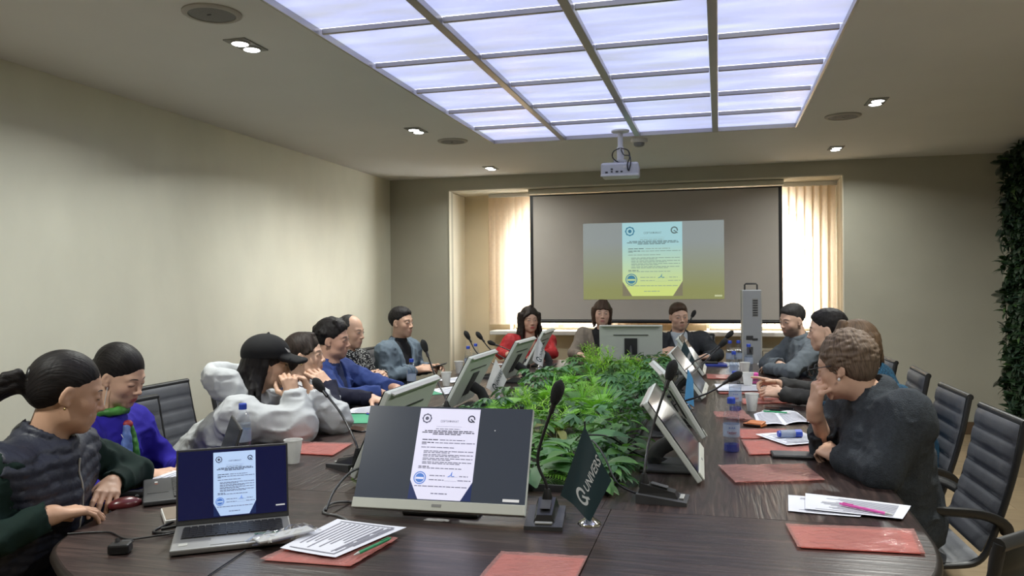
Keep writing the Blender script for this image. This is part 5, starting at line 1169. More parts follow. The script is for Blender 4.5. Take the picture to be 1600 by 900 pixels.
        F.ell((-.024, 0, .040), (.102, .086, .092)); F.ell((-.055, 0, -.012), (.058, .070, .060), None, .03); F.ell((.114, 0, -.034), (.072, .092, .092), None, .014, True); ears(-.012); r = random.Random(8)
        for k in range(230):
            a, e = r.uniform(.7, 5.6), r.uniform(-.6, 1.5); d = np.array([math.cos(a)*math.cos(e), math.sin(a)*math.cos(e), math.sin(e)]); p = np.array([-.024, 0, .036])+d*np.array([.097, .082, .089])
            if p[0] > .055 and p[2] < .075: continue
            u = np.array([-math.sin(a), math.cos(a), .4*r.uniform(-1, 1)]); F.cap(p-u*.014, p+u*.014+d*.004, .0085, .005, .004)
        F.half((-.05, 0, -.068), (.4, 0, -1), .015)
    # combed strand relief
    mk = np.abs(F.f) < .02; I = np.argwhere(mk); X, Y, Z = [F.ax[k][I[:, k]] for k in range(3)]; ang = np.arctan2(Y, X+.02)
    g = vnoise(ang*16+3, Z*14+5, np.hypot(X, Y)*20) if style not in ('short', 'crop', 'bald', 'short_thick') else vnoise(X*90, Y*90, Z*90)
    F.f[mk] -= (g*(.0011 if style in ('ponytail', 'bun') else .0020 if style not in ('crop', 'bald') else .0008)).astype(np.float32)
    def comb(V):
        X, Y, Z = V.T
        if style in ('ponytail', 'bun'): A = np.arctan2(Y, Z+.06); B = X
        elif style in ('swept', 'side_part'): A = np.arctan2(Y, X+.06)*.5+Y*6; B = Z
        else: A = np.arctan2(Y, X+.03); B = Z
        return np.stack([A*26, B*26, np.hypot(Y, X)*10], 1)
    return netobj(name, F, m, parent, off, (R*s@np.diag([1, wide, 1]), c), comb)
def person(label, head, yaw, face, body=None, hip=None, neck=None, sh=None, el=None, wr=None, hands=(), s=1., hs=1., skin=(.42, .255, .175), hairs=('short', H_black), wide=1., jaw=1., female=False, tops=(), trouser=None, mode='open', hres=.0045, hand_fine=.0042, bulk=1., shw=.185, mouth=(.40, .20, .16), stubble=0., brow=None, legs=True, cuff=0., lean=None, neckr=.052, browthick=.0032):
    """head = centre of the head; yaw = face direction of the torso; face = (yaw, pitch, roll) of the head; sh/el/wr = (right, left) joints"""
    head = np.asarray(head, float); fy = math.radians(yaw); fw = np.array([math.cos(fy), math.sin(fy), 0]); lf = np.array([-fw[1], fw[0], 0]); R = Rhead(*face)
    hip = np.array([*(head[:2]-fw[:2]*.10), .555]) if hip is None else np.asarray(hip, float)
    neck = head+np.array([0, 0, -.160])*s-fw*.035 if neck is None else np.asarray(neck, float)
    sh = [neck-lf*shw*s-UP*.058, neck+lf*shw*s-UP*.058] if sh is None else [np.asarray(q, float) for q in sh]
    el = [np.asarray(q, float) for q in el]; wr = [np.asarray(q, float) for q in wr]
    t = thing('person', label, 'person', (hip[0], hip[1], 0)); off = np.array([hip[0], hip[1], 0])
    # --- one continuous body
    pts = np.array([head+.2, head-.2, hip+.12, hip-.12]+[q+.12 for q in sh+el+wr]+[q-.12 for q in sh+el+wr]+[np.asarray(h['w'])+.2 for h in hands]+[np.asarray(h['w'])-.2 for h in hands]); lo, hi = pts.min(0), pts.max(0)
    fine = [[], [], []]
    for k in range(3):
        fine[k].append((head[k]-.14, head[k]+.14, hres))
        for h in hands: q = np.asarray(h['w'])+nrm(h['f'])*.07; fine[k].append((q[k]-.11, q[k]+.11, hand_fine))
    F = Field(*[axis(lo[k], hi[k], .013, fine[k]) for k in range(3)])
    sp = (neck+hip)/2+fw*.01
    F.ell(hip, (.11, .13, .10), np.stack([fw, lf, UP], 1), .05); F.cap(hip, sp, .09, .09, .05); F.cap(sp, neck-UP*.10, .09, .065, .04)
    for k in (0, 1): F.cap(neck-UP*.10, sh[k]-UP*.015, .05, .036, .03); F.cap(sh[k], el[k], .037, .031, .02); F.cap(el[k], wr[k], .033*s, .0245*s, .015)
    hb = head+R@np.array([-.022, 0, -.055])*s; F.cap(neck-UP*.03, hb, neckr*1.08*s, neckr*s, .025); head_prims(F, head, R, s, female, wide, jaw)
    for h in hands: hand(F, s=hs*s, **h)
    sk = np.array(skin)*np.array([1.42, 1.44, 1.46]); mouth = np.array(mouth)*1.2
    def tint(V):
        q = (V-head)@R/s; q[:, 1] /= wide; c = np.tile(sk, (len(V), 1)); m = np.exp(-((q[:, 1]/.021)**4+((q[:, 2]+.068)/.0105)**4))*(q[:, 0] > .068)*(np.abs(q[:, 2]) < .2); c = c*(1-m[:, None])+np.array(mouth)*m[:, None]
        for y in (-1, 1): b = .22*np.exp(-(((q[:, 1]-y*.042)/.024)**2+((q[:, 2]+.028)/.022)**2))*(q[:, 0] > .02); c = c*(1-b[:, None]*np.array([.05, .35, .35]))
        if stubble: b = stubble*np.clip((-.040-q[:, 2])/.02, 0, 1)*np.clip((q[:, 2]+.135)/.02, 0, 1)*np.clip((q[:, 0]+.02)/.03, 0, 1)*(np.linalg.norm(q, axis=1) < .16)*(1-m); c = c*(1-b[:, None])+np.array([.03, .025, .022])*b[:, None]
        return c
    body_o = netobj('body', F, M_skin, t, off, None, tint)
    eyes(F, head, R, s, t, off, mode, brow or M_lash, wide, browthick)
    if hairs: hair(hairs[0], head, R, s, t, off, hairs[1], .0036 if hres < .004 else .0046, wide=wide)
    # --- garments
    ctx = dict(t=t, off=off, head=head, R=R, s=s, fw=fw, lf=lf, hip=hip, neck=neck, sh=sh, el=el, wr=wr, bulk=bulk, F=F, sp=sp, wide=wide)
    for g in tops: garment(ctx, **g)
    if trouser is not None:
        kn = [hip-lf*.10+fw*.40-UP*.035, hip+lf*.10+fw*.40-UP*.035]; ft = [k_+fw*.03-UP*(k_[2]-.085) for k_ in kn]
        P = np.array([hip+.2, hip-.2]+kn+ft); lo, hi = P.min(0)-.14, P.max(0)+.14; lo[2] = .03; Fl = Field(*[axis(lo[k], hi[k], .014) for k in range(3)])
        Fl.ell(hip-UP*.02, (.13, .175*bulk, .11), np.stack([fw, lf, UP], 1), .04)
        for q, k_, f_ in zip((-1, 1), kn, ft): Fl.cap(hip+lf*q*.085-UP*.03, k_, .085, .065, .04); Fl.cap(k_, f_, .064, .048, .03)
        netobj('trousers', Fl, trouser, t, off)
        for f_ in ft:
            b = MB(); b.ball(f_+fw*.06-UP*.035-off, (.125, .045, .045), 14, np.stack([fw, lf, UP], 1)); b.box(f_+fw*.055-UP*.077-off, (.24, .085, .016), .006, np.stack([fw, lf, UP], 1)); b.build('shoe', M_black, t, True)
    return ctx
def garment(x, name='jumper', m=None, infl=0., sleeves=True, sl=(1., 1.), r=(.062, .050, .044, .040), wr_amp=.004, wr_f=(14, 14, 9), seed=0, V=None, lapel=None, under=None, hem=None, collar=0., neck_cut=.061, h=.0085, quilt=0., armhole=False, cuff_cut=True, chest=(.120, .175, .17), belly=(.125, .165, .17), open_front=0.):
    """torso (and sleeves) grown a little outside the body; V = depth of a jacket opening"""
    fw, lf, hip, neck, sh, el, wr, b = x['fw'], x['lf'], x['hip'], x['neck'], x['sh'], x['el'], x['wr'], x['bulk']
    up = nrm(neck-hip); ff = nrm(fw-up*np.dot(fw, up)); R = np.stack([ff, np.cross(up, ff), up], 1); ll = R[:, 1]
    P = np.array([neck, hip]+sh+(el+wr if sleeves else [])); lo, hi = P.min(0)-.2, P.max(0)+.2; F = Field(*[axis(lo[k], hi[k], h) for k in range(3)])
    i = infl; mid = (sh[0]+sh[1])/2; cc = mid*.55+(neck+(hip-neck)*.36)*.45-UP*.10; bc = neck+(hip-neck)*.72
    F.ell(cc, (chest[0]*b+i, chest[1]*b+i, chest[2]+i), R, .03); F.ell(bc+ff*.012, (belly[0]*b+i, belly[1]*b+i, belly[2]+i), R, .06); F.ell(hip, (.125*b+i, .175*b+i, .11+i), R, .05)
    for k in (0, 1): F.cap(neck-UP*.045, sh[k]-UP*.004, .058+i, .056+i, .05); F.cap(sh[k], sh[k]+(cc-sh[k])*.4, .062+i, .07+i, .05); F.cap(sh[k]-up*.03+(cc-sh[k])*.25, hip+ll*(-1, 1)[k]*.07+up*.05, .082+i, .10+i, .06)
    F.cap(neck-UP*.065-ff*.01, cc-ff*.02, .080+i, .12+i, .06)
    F.cap(neck-UP*.05, neck+UP*.014, .070+i, .060+i, .04)
    base = None
    if sleeves:
        for k in (0, 1):
            w = el[k]+(wr[k]-el[k])*sl[k]; F.cap(sh[k], el[k], r[0]*b+i, r[1]*b+i, .055); F.cap(el[k], w, r[2]*b+i, (r[2]+(r[3]-r[2])*sl[k])+i, .022)
    if wr_amp: F.wrinkle(wr_amp*1.7, wr_f, seed)
    if quilt:
        mk = np.abs(F.f) < .03; I = np.argwhere(mk); p = np.stack([F.ax[k][I[:, k]] for k in range(3)], 1); zz = p@up; uu = p@ll; F.f[mk] -= (.0085*np.abs(np.sin(PI*(zz/quilt+.06*np.sin(uu*50))))**.45*np.clip(.6+np.abs(np.sin(PI*uu/.06)), 0, 1)-.005).astype(np.float32)
    hd = x['head']
    nk = neck_cut
    F.cap(neck+UP*.0, hd+(neck-hd)*.25, nk*.92, nk*1.05, .012, True)
    if collar: pass
    if sleeves and cuff_cut:
        for k in (0, 1): w = el[k]+(wr[k]-el[k])*sl[k]; d = nrm(wr[k]-el[k]); F.cap(w+d*.045, w+d*.10, .055, .06, .004, True)
    if armhole:
        for k in (0, 1): d = nrm(sh[k]-mid); F.cap(sh[k]+d*.055-UP*.06, sh[k]+d*.05+UP*.02, .052, .052, .012, True)
    if hem is not None: F.half(hip+up*hem, -up, .01)
    if V:
        X, Y, Z = np.meshgrid(*F.ax, indexing='ij', sparse=True); o = neck+ff*.02
        U = np.abs((X-o[0])*ll[0]+(Y-o[1])*ll[1]+(Z-o[2])*ll[2]); Dn = -((X-o[0])*up[0]+(Y-o[1])*up[1]+(Z-o[2])*up[2]); Fw = (X-o[0])*ff[0]+(Y-o[1])*ff[1]+(Z-o[2])*ff[2]
        wd = np.where(Dn < V, .080*(1-np.clip(Dn/V, 0, 1))+open_front, open_front)+.0*U
        full = F.f.copy(); F.f = np.maximum(F.f, -np.maximum(np.maximum(U-wd, -.01-Fw), -.06-Dn)*.8).astype(np.float32)
        if lapel is not None:
            G = Field(*F.ax); lw = .020+.035*np.sin(PI*np.clip((Dn+.06)/(V+.08), 0, 1)); band = np.maximum(np.maximum(wd-.002-U, U-wd-lw), np.maximum(np.maximum(-.02-Fw, Dn-V*.97), -.05-Dn))
            G.f = np.maximum(full-.006, band*.85).astype(np.float32); netobj('lapel', G, lapel, x['t'], x['off'])
    o = netobj(name, F, m, x['t'], x['off']); x['last'] = F; return o
# ---------------------------------------------------------------- the people round the table
C_trs = cloth('dark_trouser_cloth', (.012, .012, .016)); C_jean = cloth('dark_denim', (.02, .025, .045))
C_green = cloth('dark_green_knit', (.0035, .016, .012)); C_vest = mat('navy_quilted_nylon', (.020, .023, .038), .5, spec=.4, var=.1, vscale=30, bump=.15, bscale=120)
C_blue = cloth('ultramarine_knit', (.020, .012, .27)); C_hood = cloth('pale_grey_fleece', (.46, .475, .485), var=.05); C_navy = cloth('navy_jersey', (.009, .010, .026)); C_wht = cloth('white_cotton', (.55, .55, .56), var=.03)
C_suit = cloth('blue_suiting', (.030, .055, .20)); C_suit_in = cloth('navy_jumper', (.012, .020, .065)); C_blz = cloth('grey_blue_blazer', (.115, .150, .185)); C_blk = cloth('black_knit', (.010, .010, .012)); C_red = cloth('red_blouse', (.42, .025, .030), rough=.6)
C_beige = cloth('taupe_jacket', (.20, .17, .14)); C_dk = cloth('charcoal_suiting', (.026, .029, .035)); C_sh = cloth('pale_blue_shirt', (.36, .40, .45), var=.03); C_slate = cloth('slate_knit', (.105, .122, .138)); C_grey = cloth('charcoal_knit', (.042, .041, .040)); C_knit = cloth('dark_slate_knit', (.033, .039, .047), var=.35, vscale=90, bump=.5, bscale=260)
def dotted(name, base, dot, scale, thr):
    m = cloth(name, base); nt = m.node_tree; L = nt.links; b = nt.nodes['Principled BSDF']; v = nd(nt, 'ShaderNodeTexVoronoi', Scale=scale); tc = nd(nt, 'ShaderNodeTexCoord'); L.new(tc.outputs['Object'], v.inputs['Vector'])
    cr = nd(nt, 'ShaderNodeValToRGB'); e = cr.color_ramp.elements; e[0].position = thr; e[0].color = (*dot, 1); e[1].position = thr+.08; e[1].color = (*base, 1); L.new(v.outputs['Distance'], cr.inputs[0]); L.new(cr.outputs[0], b.inputs['Base Color']); return m
C_pat = dotted('black_white_pattern', (.010, .010, .012), (.40, .40, .38), 75, .34); C_teal = dotted('teal_bobble_knit', (.006, .030, .060), (.012, .075, .135), 150, .40)
def ringpts(c, u, v, ru, rv, a0, a1, n): return [c+u*ru*math.cos(a0+(a1-a0)*k/n)+v*rv*math.sin(a0+(a1-a0)*k/n) for k in range(n+1)]
def neckband(x, m, r=.062, th=.014, hgt=.045, name='collar', lo=-.02, open_a=0., k=.012):
    """band of cloth standing round the neck"""
    P0 = x['neck']+UP*lo; ax = nrm(x['head']-x['neck']-x['fw']*.02); F = Field(*[axis(P0[q]-.12, P0[q]+.14, .0055) for q in range(3)]); a = nrm(np.cross(x['lf'], ax)); b = x['lf']
    for lv in range(4):
        c = P0+ax*hgt*lv/3; pts = ringpts(c, a, b, r*(1-.04*lv), r*(1-.04*lv), open_a, 2*PI-open_a, 16)
        for i in range(16): F.cap(pts[i], pts[i+1], th, th, k)
    F.wrinkle(.002, (20, 20, 20), 3); return netobj(name, F, m, x['t'], x['off'])
def tubepart(x, name, pts, r, m, n=6): return MB().tube([np.asarray(p)-x['off'] for p in pts], r, n).build(name, m, x['t'], True)
def on(x, p, gap=.004):
    """p moved on to the outside of the last garment"""
    p = np.asarray(p, float); return x['last'].hit(p+x['fw']*.16, -x['fw'], n=200)+x['fw']*gap
def LH(x, a, b, c): return x['head']+x['R']@(np.array([a, b, c])*x['s'])
# 1 woman in the quilted vest
x = person('woman with a black ponytail in a navy quilted vest and dark green jumper', (-1.972, 2.05, 1.125), 22, (46, -14, 0), hip=(-2.19, 1.99, .56), neck=(-2.03, 2.0, .975), sh=((-2.00, 1.815, .925), (-2.10, 2.19, .915)), el=((-1.965, 1.645, .735), (-2.045, 2.43, .785)), wr=((-1.858, 1.862, .802), (-1.975, 2.225, .795)),
           hands=(dict(w=(-1.858, 1.862, .802), f=(.24, .95, -.07), n=(.0, -.1, 1), side='R', curl=((.25, .35, .2), (.28, .4, .2), (.35, .45, .25), (.45, .5, .3)), thumb=.3), dict(w=(-1.975, 2.225, .795), f=(.5, -.75, -.1), n=(.1, .2, 1), side='L', curl=(.4, .45, .5, .55))),
           hairs=('ponytail', H_black), s=1.02, hres=.0032, hand_fine=.0034, skin=(.40, .235, .155), female=True, mode='down', bulk=1.08, neckr=.055, trouser=C_trs, jaw=1.1,
           tops=(dict(name='jumper', m=C_green, wr_amp=.006, sl=(.93, .93), seed=1), dict(name='quilted_vest', m=C_vest, infl=.016, sleeves=False, wr_amp=.003, quilt=.034, armhole=True, h=.007, neck_cut=.070)))
neckband(x, C_vest, .074, .012, .055, 'vest_collar', -.035, .45)
for q in (-1, 1): MB().ball(LH(x, -.006, q*.082, -.040)-x['off'], .0045, 8).build('earring', mat('gold', (.55, .4, .18), .25, metal=.9), x['t'], True)
MB().tube([p-x['off'] for p in ringpts(LH(x, -.118, 0, .034), x['R'][:, 1], x['R'][:, 2], .021, .021, 0, 2*PI, 16)], .008, 8).build('hair_tie', M_black, x['t'], True)
tubepart(x, 'zip', spline([on(x, x['neck']+x['fw']*.05-UP*q, .001) for q in (.05, .09, .13, .17, .22, .27)], 4), .003, M_silver)
# 2 woman in bright blue
x = person('woman in a bright blue jumper with a green and blue scarf, looking down', (-2.358, 2.72, 1.093), 8, (2, -22, 3), hip=(-2.52, 2.66, .56), neck=(-2.425, 2.70, .935), el=((-2.34, 2.45, .69), (-2.33, 2.99, .655)), wr=((-2.12, 2.56, .735), (-2.13, 2.80, .72)),
           hands=(dict(w=(-2.12, 2.56, .735), f=(.9, .35, .1), n=(0, -.3, 1), side='R'), dict(w=(-2.13, 2.80, .72), f=(.9, -.35, .1), n=(0, .3, 1), side='L')), hairs=('bun', H_black), hres=.0034, skin=(.46, .285, .20), female=True, mode='down', mouth=(.30, .06, .07), trouser=C_trs, wide=.96, neckr=.048,
           tops=(dict(name='jumper', m=C_blue, wr_amp=.005, seed=2, wr_f=(12, 12, 16)),))
sc0 = x['neck']+x['fw']*.075-UP*.035
F = Field(*[axis(sc0[k]-.16, sc0[k]+.16, .0055) for k in range(3)])
for p in (ringpts(x['neck']+UP*.022+x['fw']*.012, x['fw'], x['lf'], .070, .068, 0, 2*PI, 14),):
    for i in range(14): F.cap(p[i], p[i+1], .015, .015, .01)
F.wrinkle(.005, (26, 26, 26), 4); netobj('scarf', F, mat('scarf_green_print', (.05, .20, .035), .5, var=.5, vscale=26), x['t'], x['off'])
for q, mm in ((-.022, mat('scarf_blue_print', (.10, .17, .42), .5, var=.4, vscale=30)), (.026, mat('scarf_green_print', (.05, .20, .035), .5))):
    F = Field(*[axis(sc0[k]-.17, sc0[k]+.17, .0055) for k in range(3)])
    for k in range(4):
        P = [on(x, sc0+x['lf']*(q*(.5+u)+.014*(k-1.5)*u)-UP*(.01+(.125+.012*k)*u), .004) for u in (0, .25, .5, .75, 1)]
        for j in range(4): F.cap(P[j], P[j+1], .011, .010, .01)
    F.wrinkle(.004, (30, 30, 10), 5); netobj('scarf_tail', F, mm, x['t'], x['off'])
MB().ball(on(x, sc0, .006)-x['off'], (.018, .024, .018), 10).build('scarf_knot', mat('scarf_red_print', (.30, .03, .03), .5, var=.4, vscale=40), x['t'], True)
tubepart(x, 'earphone_wire', spline([LH(x, .01, -.078, -.03), LH(x, .03, -.07, -.14), on(x, sc0-UP*.05-x['lf']*.035), on(x, sc0-UP*.12-x['lf']*.02), on(x, sc0-UP*.2), on(x, sc0-UP*.27+x['lf']*.01)], 6), .0016, M_white)
# 3 woman in the white hoodie and cap
x = person('woman in a pale grey hoodie and black cap, hands at her mouth', (-2.104, 3.40, 1.083), 22, (30, -8, 0), hip=(-2.50, 3.40, .56), neck=(-2.205, 3.365, .935), sh=((-2.125, 3.18, .855), (-2.26, 3.53, .855)), el=((-1.86, 3.25, .812), (-1.80, 3.47, .812)), wr=((-1.925, 3.315, .935), (-1.885, 3.405, .935)),
           hands=(dict(w=(-1.925, 3.315, .935), f=(-.30, .10, .95), n=(.62, -.75, .15), side='R', curl=((.9, 1.1, .7),)*4, thumb=.7), dict(w=(-1.885, 3.405, .935), f=(-.40, -.05, .92), n=(.75, .60, .2), side='L', curl=((.9, 1.1, .7),)*4, thumb=.7)), hairs=('long', H_black), hres=.004, skin=(.40, .245, .165), female=True, trouser=C_jean, bulk=1.05,
           tops=(dict(name='hoodie', m=C_hood, infl=.014, wr_amp=.008, wr_f=(9, 9, 13), r=(.070, .066, .066, .052), sl=(.86, .86), seed=3),))
c, R, s = x['head'], x['R'], x['s']
F = Field(*[np.arange(a, b, .0045, dtype=np.float32) for a, b in ((-.16, .20), (-.14, .14), (-.06, .19))])
F.ell((-.020, 0, .045), (.117, .101, .098)); F.half((0, 0, .030), (.12, 0, -1), .004); F.cap((-.02, 0, .140), (-.02, 0, .147), .008, .006, .004)
for k in range(18):
    y0, y1 = -.085+.17*k/18, -.085+.17*(k+1)/18; z = lambda y: .040-.9*y*y*2.2; ex = lambda y: .098+.072*math.sqrt(max(0, 1-(y/.088)**2)); F.cap((.06, y0*.9, z(y0)+.008), (ex((y0+y1)/2), (y0+y1)/2, z((y0+y1)/2)-.004), .010, .0065, .016)
cap_o = netobj('baseball_cap', F, cloth('black_cap_twill', (.007, .007, .008)), x['t'], x['off'], (R*s, c))
b = MB(); q = [(.080, -.066, .078), (.070, -.078, .088), (.052, -.087, .090), (.070, -.080, .082)]
pts = [(.088, -.060, .070), (.082, -.068, .080), (.060, -.086, .092), (.072, -.078, .078), (.078, -.072, .070)]
b.add([R@(np.array(p)*np.array([1.06, 1.10, 1]))+c-x['off'] for p in pts], [(0, 1, 2, 3, 4)]); b.build('cap_tick', M_white, cap_o)
H0 = x['neck']-x['fw']*.085+UP*.045
F = Field(*[axis(H0[k]-.2, H0[k]+.2, .007) for k in range(3)])
for (ru, rv, dz, th, back) in ((.105, .125, .0, .034, 0.), (.110, .130, .045, .028, -.02), (.10, .118, .085, .020, -.035)):
    p = ringpts(H0+UP*dz+x['fw']*(back+.055), -x['fw'], x['lf'], ru, rv, -1.9, 1.9, 14)
    for i in range(14): F.cap(p[i]-UP*.03*abs(i-7)/7, p[i+1]-UP*.03*abs(i-6)/7, th, th, .03)
F.wrinkle(.009, (11, 11, 11), 6); netobj('hood', F, C_hood, x['t'], x['off'])
# 4 woman in navy
x = person('woman in a navy jersey with white lapels, one hand on her chest', (-2.241, 4.0, 1.068), 14, (14, 2, 0), hip=(-2.42, 4.0, .56), neck=(-2.28, 3.98, .91), el=((-2.0, 3.86, .80), (-2.15, 4.25, .80)), wr=((-2.085, 3.975, .905), (-1.985, 4.305, .79)),
           hands=(dict(w=(-2.085, 3.975, .905), f=(-.62, -.18, .62), n=(.55, -.70, .45), side='R', curl=(.35, .35, .4, .45), thumb=.1), dict(w=(-1.985, 4.305, .79), f=(.95, -.2, -.1), n=(.1, -.1, 1), side='L', curl=(.3, .3, .35, .4))), hairs=('swept', H_dark), hres=.0042, skin=(.46, .285, .20), female=True, trouser=C_trs, mouth=(.36, .12, .12), bulk=1.04,
           tops=(dict(name='blouse', m=C_wht, infl=-.006, sleeves=False, wr_amp=.002), dict(name='jersey', m=C_navy, infl=.002, wr_amp=.005, V=.20, lapel=C_wht, seed=4)))
MB().ball(LH(x, -.004, -.083, -.042)-x['off'], .006, 8).build('earring', mat('gold', (.55, .4, .18), .25, metal=.9), x['t'], True)
# 5 man in the blue suit
x = person('heavy man with thick black hair in a bright blue suit jacket', (-2.405, 4.65, 1.113), 8, (10, -5, 3), hip=(-2.58, 4.62, .56), el=((-2.26, 4.42, .77), (-2.20, 4.89, .79)), wr=((-2.03, 4.52, .79), (-2.02, 4.76, .79)),
           hands=(dict(w=(-2.03, 4.52, .79), f=(.95, .3, -.1), n=(0, -.1, 1), side='R'), dict(w=(-2.02, 4.76, .79), f=(.9, -.4, -.1), n=(0, .1, 1), side='L')), hairs=('short_thick', H_black), hres=.0042, skin=(.36, .205, .145), wide=1.08, jaw=1.15, trouser=C_suit, bulk=1.17, shw=.20, neckr=.062, s=1.04, browthick=.004,
           tops=(dict(name='jumper', m=C_suit_in, infl=-.004, sleeves=False, wr_amp=.003), dict(name='suit_jacket', m=C_suit, infl=.008, wr_amp=.006, V=.30, lapel=C_suit, seed=5)))
neckband(x, C_suit_in, .066, .010, .03, 'neckband')
# 6 balding man
x = person('balding man in a black and white patterned shirt with clasped hands', (-2.575, 5.25, 1.125), -2, (-6, -6, 0), hip=(-2.70, 5.22, .56), el=((-2.56, 5.0, .76), (-2.53, 5.5, .78)), wr=((-2.40, 5.19, .80), (-2.39, 5.38, .80)),
           hands=(dict(w=(-2.40, 5.19, .80), f=(.55, .75, .12), n=(.55, -.55, .6), side='R', curl=((.4, .6, .4),)*4), dict(w=(-2.39, 5.38, .80), f=(.55, -.72, .05), n=(.55, .6, .5), side='L', curl=((.5, .7, .5),)*4)), hairs=('bald', H_greyd), brow=H_greyd, hres=.0046, skin=(.40, .245, .17), trouser=C_trs, tops=(dict(name='shirt', m=C_pat, wr_amp=.006, seed=6),))
neckband(x, C_blk, .062, .011, .03, 'neckband')
# 7 man in the grey blazer
x = person('upright man in a grey blazer over a black polo neck, back left', (-2.452, 5.9, 1.161), -10, (-14, -1, 0), hip=(-2.56, 5.88, .56), el=((-2.47, 5.66, .755), (-2.42, 6.16, .765)), wr=((-2.30, 5.86, .79), (-2.25, 6.03, .79)),
           hands=(dict(w=(-2.30, 5.86, .79), f=(.85, .5, .12), n=(.2, -.6, .75), side='R', curl=((.4, .6, .4),)*4, thumb=.3), dict(w=(-2.25, 6.03, .79), f=(.9, -.35, .15), n=(.2, .6, .75), side='L', curl=((.4, .6, .4),)*4, thumb=.3)), hairs=('short', H_black), hres=.0046, skin=(.37, .225, .155), trouser=C_trs, wide=.96,
           tops=(dict(name='polo_neck', m=C_blk, infl=-.006, sleeves=False, wr_amp=.002), dict(name='blazer', m=C_blz, infl=.004, wr_amp=.006, V=.30, lapel=C_blz, open_front=.012, sl=(.9, .9), seed=7)))
neckband(x, C_blk, .060, .010, .05, 'polo_collar')
t = thing('mobile_phone', 'dark phone held by the man in the grey blazer', 'phone', (-2.175, 5.955, .815), .2); MB().box((0, 0, 0), (.15, .075, .009), .003, roty(-.25)).build('body', M_black, t)
# 8 woman in red
x = person('woman with dark wavy hair in a red blouse at the far left end', (-1.793, 7.55, 1.112), -66, (-62, -4, 2), hip=(-1.85, 7.68, .56), el=((-2.06, 7.42, .79), (-1.56, 7.50, .79)), wr=((-1.92, 7.19, .80), (-1.64, 7.24, .80)),
           hands=(dict(w=(-1.92, 7.19, .80), f=(.7, -.6, 0), n=(0, 0, 1), side='R'), dict(w=(-1.64, 7.24, .80), f=(-.3, -.9, 0), n=(0, 0, 1), side='L')), hairs=('wavy', H_dark), hres=.005, skin=(.40, .245, .18), female=True, trouser=C_trs, mouth=(.34, .06, .06), bulk=1.05, tops=(dict(name='blouse', m=C_red, wr_amp=.006, neck_cut=.082, V=.13, seed=8),))
# 9 woman with short hair
x = person('woman with a short brown bob in a taupe jacket behind the far monitor', (-1.096, 7.65, 1.172), -85, (-78, -3, -3), hip=(-1.10, 7.78, .56), el=((-1.36, 7.50, .79), (-.84, 7.50, .79)), wr=((-1.25, 7.25, .80), (-.92, 7.27, .80)),
           hands=(dict(w=(-1.25, 7.25, .80), f=(.6, -.6, 0), n=(0, 0, 1), side='R'), dict(w=(-.92, 7.27, .80), f=(-.6, -.6, 0), n=(0, 0, 1), side='L')), hairs=('bob', H_brown), hres=.005, skin=(.44, .28, .21), female=True, trouser=C_trs, mouth=(.34, .12, .12), tops=(dict(name='top', m=C_blk, infl=-.006, sleeves=False, wr_amp=.002), dict(name='jacket', m=C_beige, wr_amp=.005, V=.34, lapel=C_beige, open_front=.02, seed=9)))
# 10 man in the dark suit
x = person('man in a dark suit and pale shirt at the far end, beside a white cup', (-.365, 7.6, 1.143), -80, (-70, -6, 4), hip=(-.33, 7.74, .56), el=((-.62, 7.42, .80), (-.02, 7.45, .80)), wr=((-.50, 7.20, .835), (-.12, 7.22, .80)),
           hands=(dict(w=(-.50, 7.20, .835), f=(.75, -.45, .15), n=(-.2, -.75, .6), side='R', curl=((.6, .8, .5),)*4), dict(w=(-.12, 7.22, .80), f=(-.6, -.7, 0), n=(0, 0, 1), side='L')), hairs=('short', H_brown), hres=.005, skin=(.40, .25, .185), wide=1.05, jaw=1.12, trouser=C_dk, bulk=1.1, shw=.20, neckr=.060, s=1.02,
           tops=(dict(name='shirt', m=C_sh, infl=-.004, wr_amp=.002, sl=(.97, .97), r=(.05, .045, .042, .036)), dict(name='suit_jacket', m=C_dk, infl=.006, wr_amp=.005, V=.30, lapel=C_dk, sl=(.86, .86), seed=10)))
neckband(x, C_sh, .064, .008, .032, 'shirt_collar', -.02, .3)
mic('microphone held up in front of the face of the dark suited man', -.36, 6.90, 1.6, (-.205, 7.28, 1.215), (-.30, 7.20, 1.02))
# 11 bearded man
x = person('bearded man in a slate grey polo neck leaning on folded arms', (.537, 6.4, 1.166), 198, (216, -12, -4), hip=(.83, 6.46, .56), neck=(.60, 6.43, 1.01), sh=((.56, 6.60, .955), (.70, 6.24, .955)), el=((.36, 6.58, .81), (.50, 6.06, .805)), wr=((.44, 6.34, .83), (.36, 6.30, .80)),
           hands=(dict(w=(.44, 6.34, .83), f=(.5, -.8, -.1), n=(0, -.2, 1), side='R'), dict(w=(.36, 6.30, .80), f=(-.2, .95, -.05), n=(0, .1, 1), side='L')), hairs=('crop', H_greyd), hres=.0046, skin=(.43, .275, .20), trouser=C_trs, stubble=.72, browthick=.0042, bulk=1.06, shw=.195, neckr=.058, tops=(dict(name='polo_neck', m=C_slate, infl=.004, wr_amp=.007, seed=11),))
neckband(x, C_slate, .068, .013, .05, 'polo_collar')
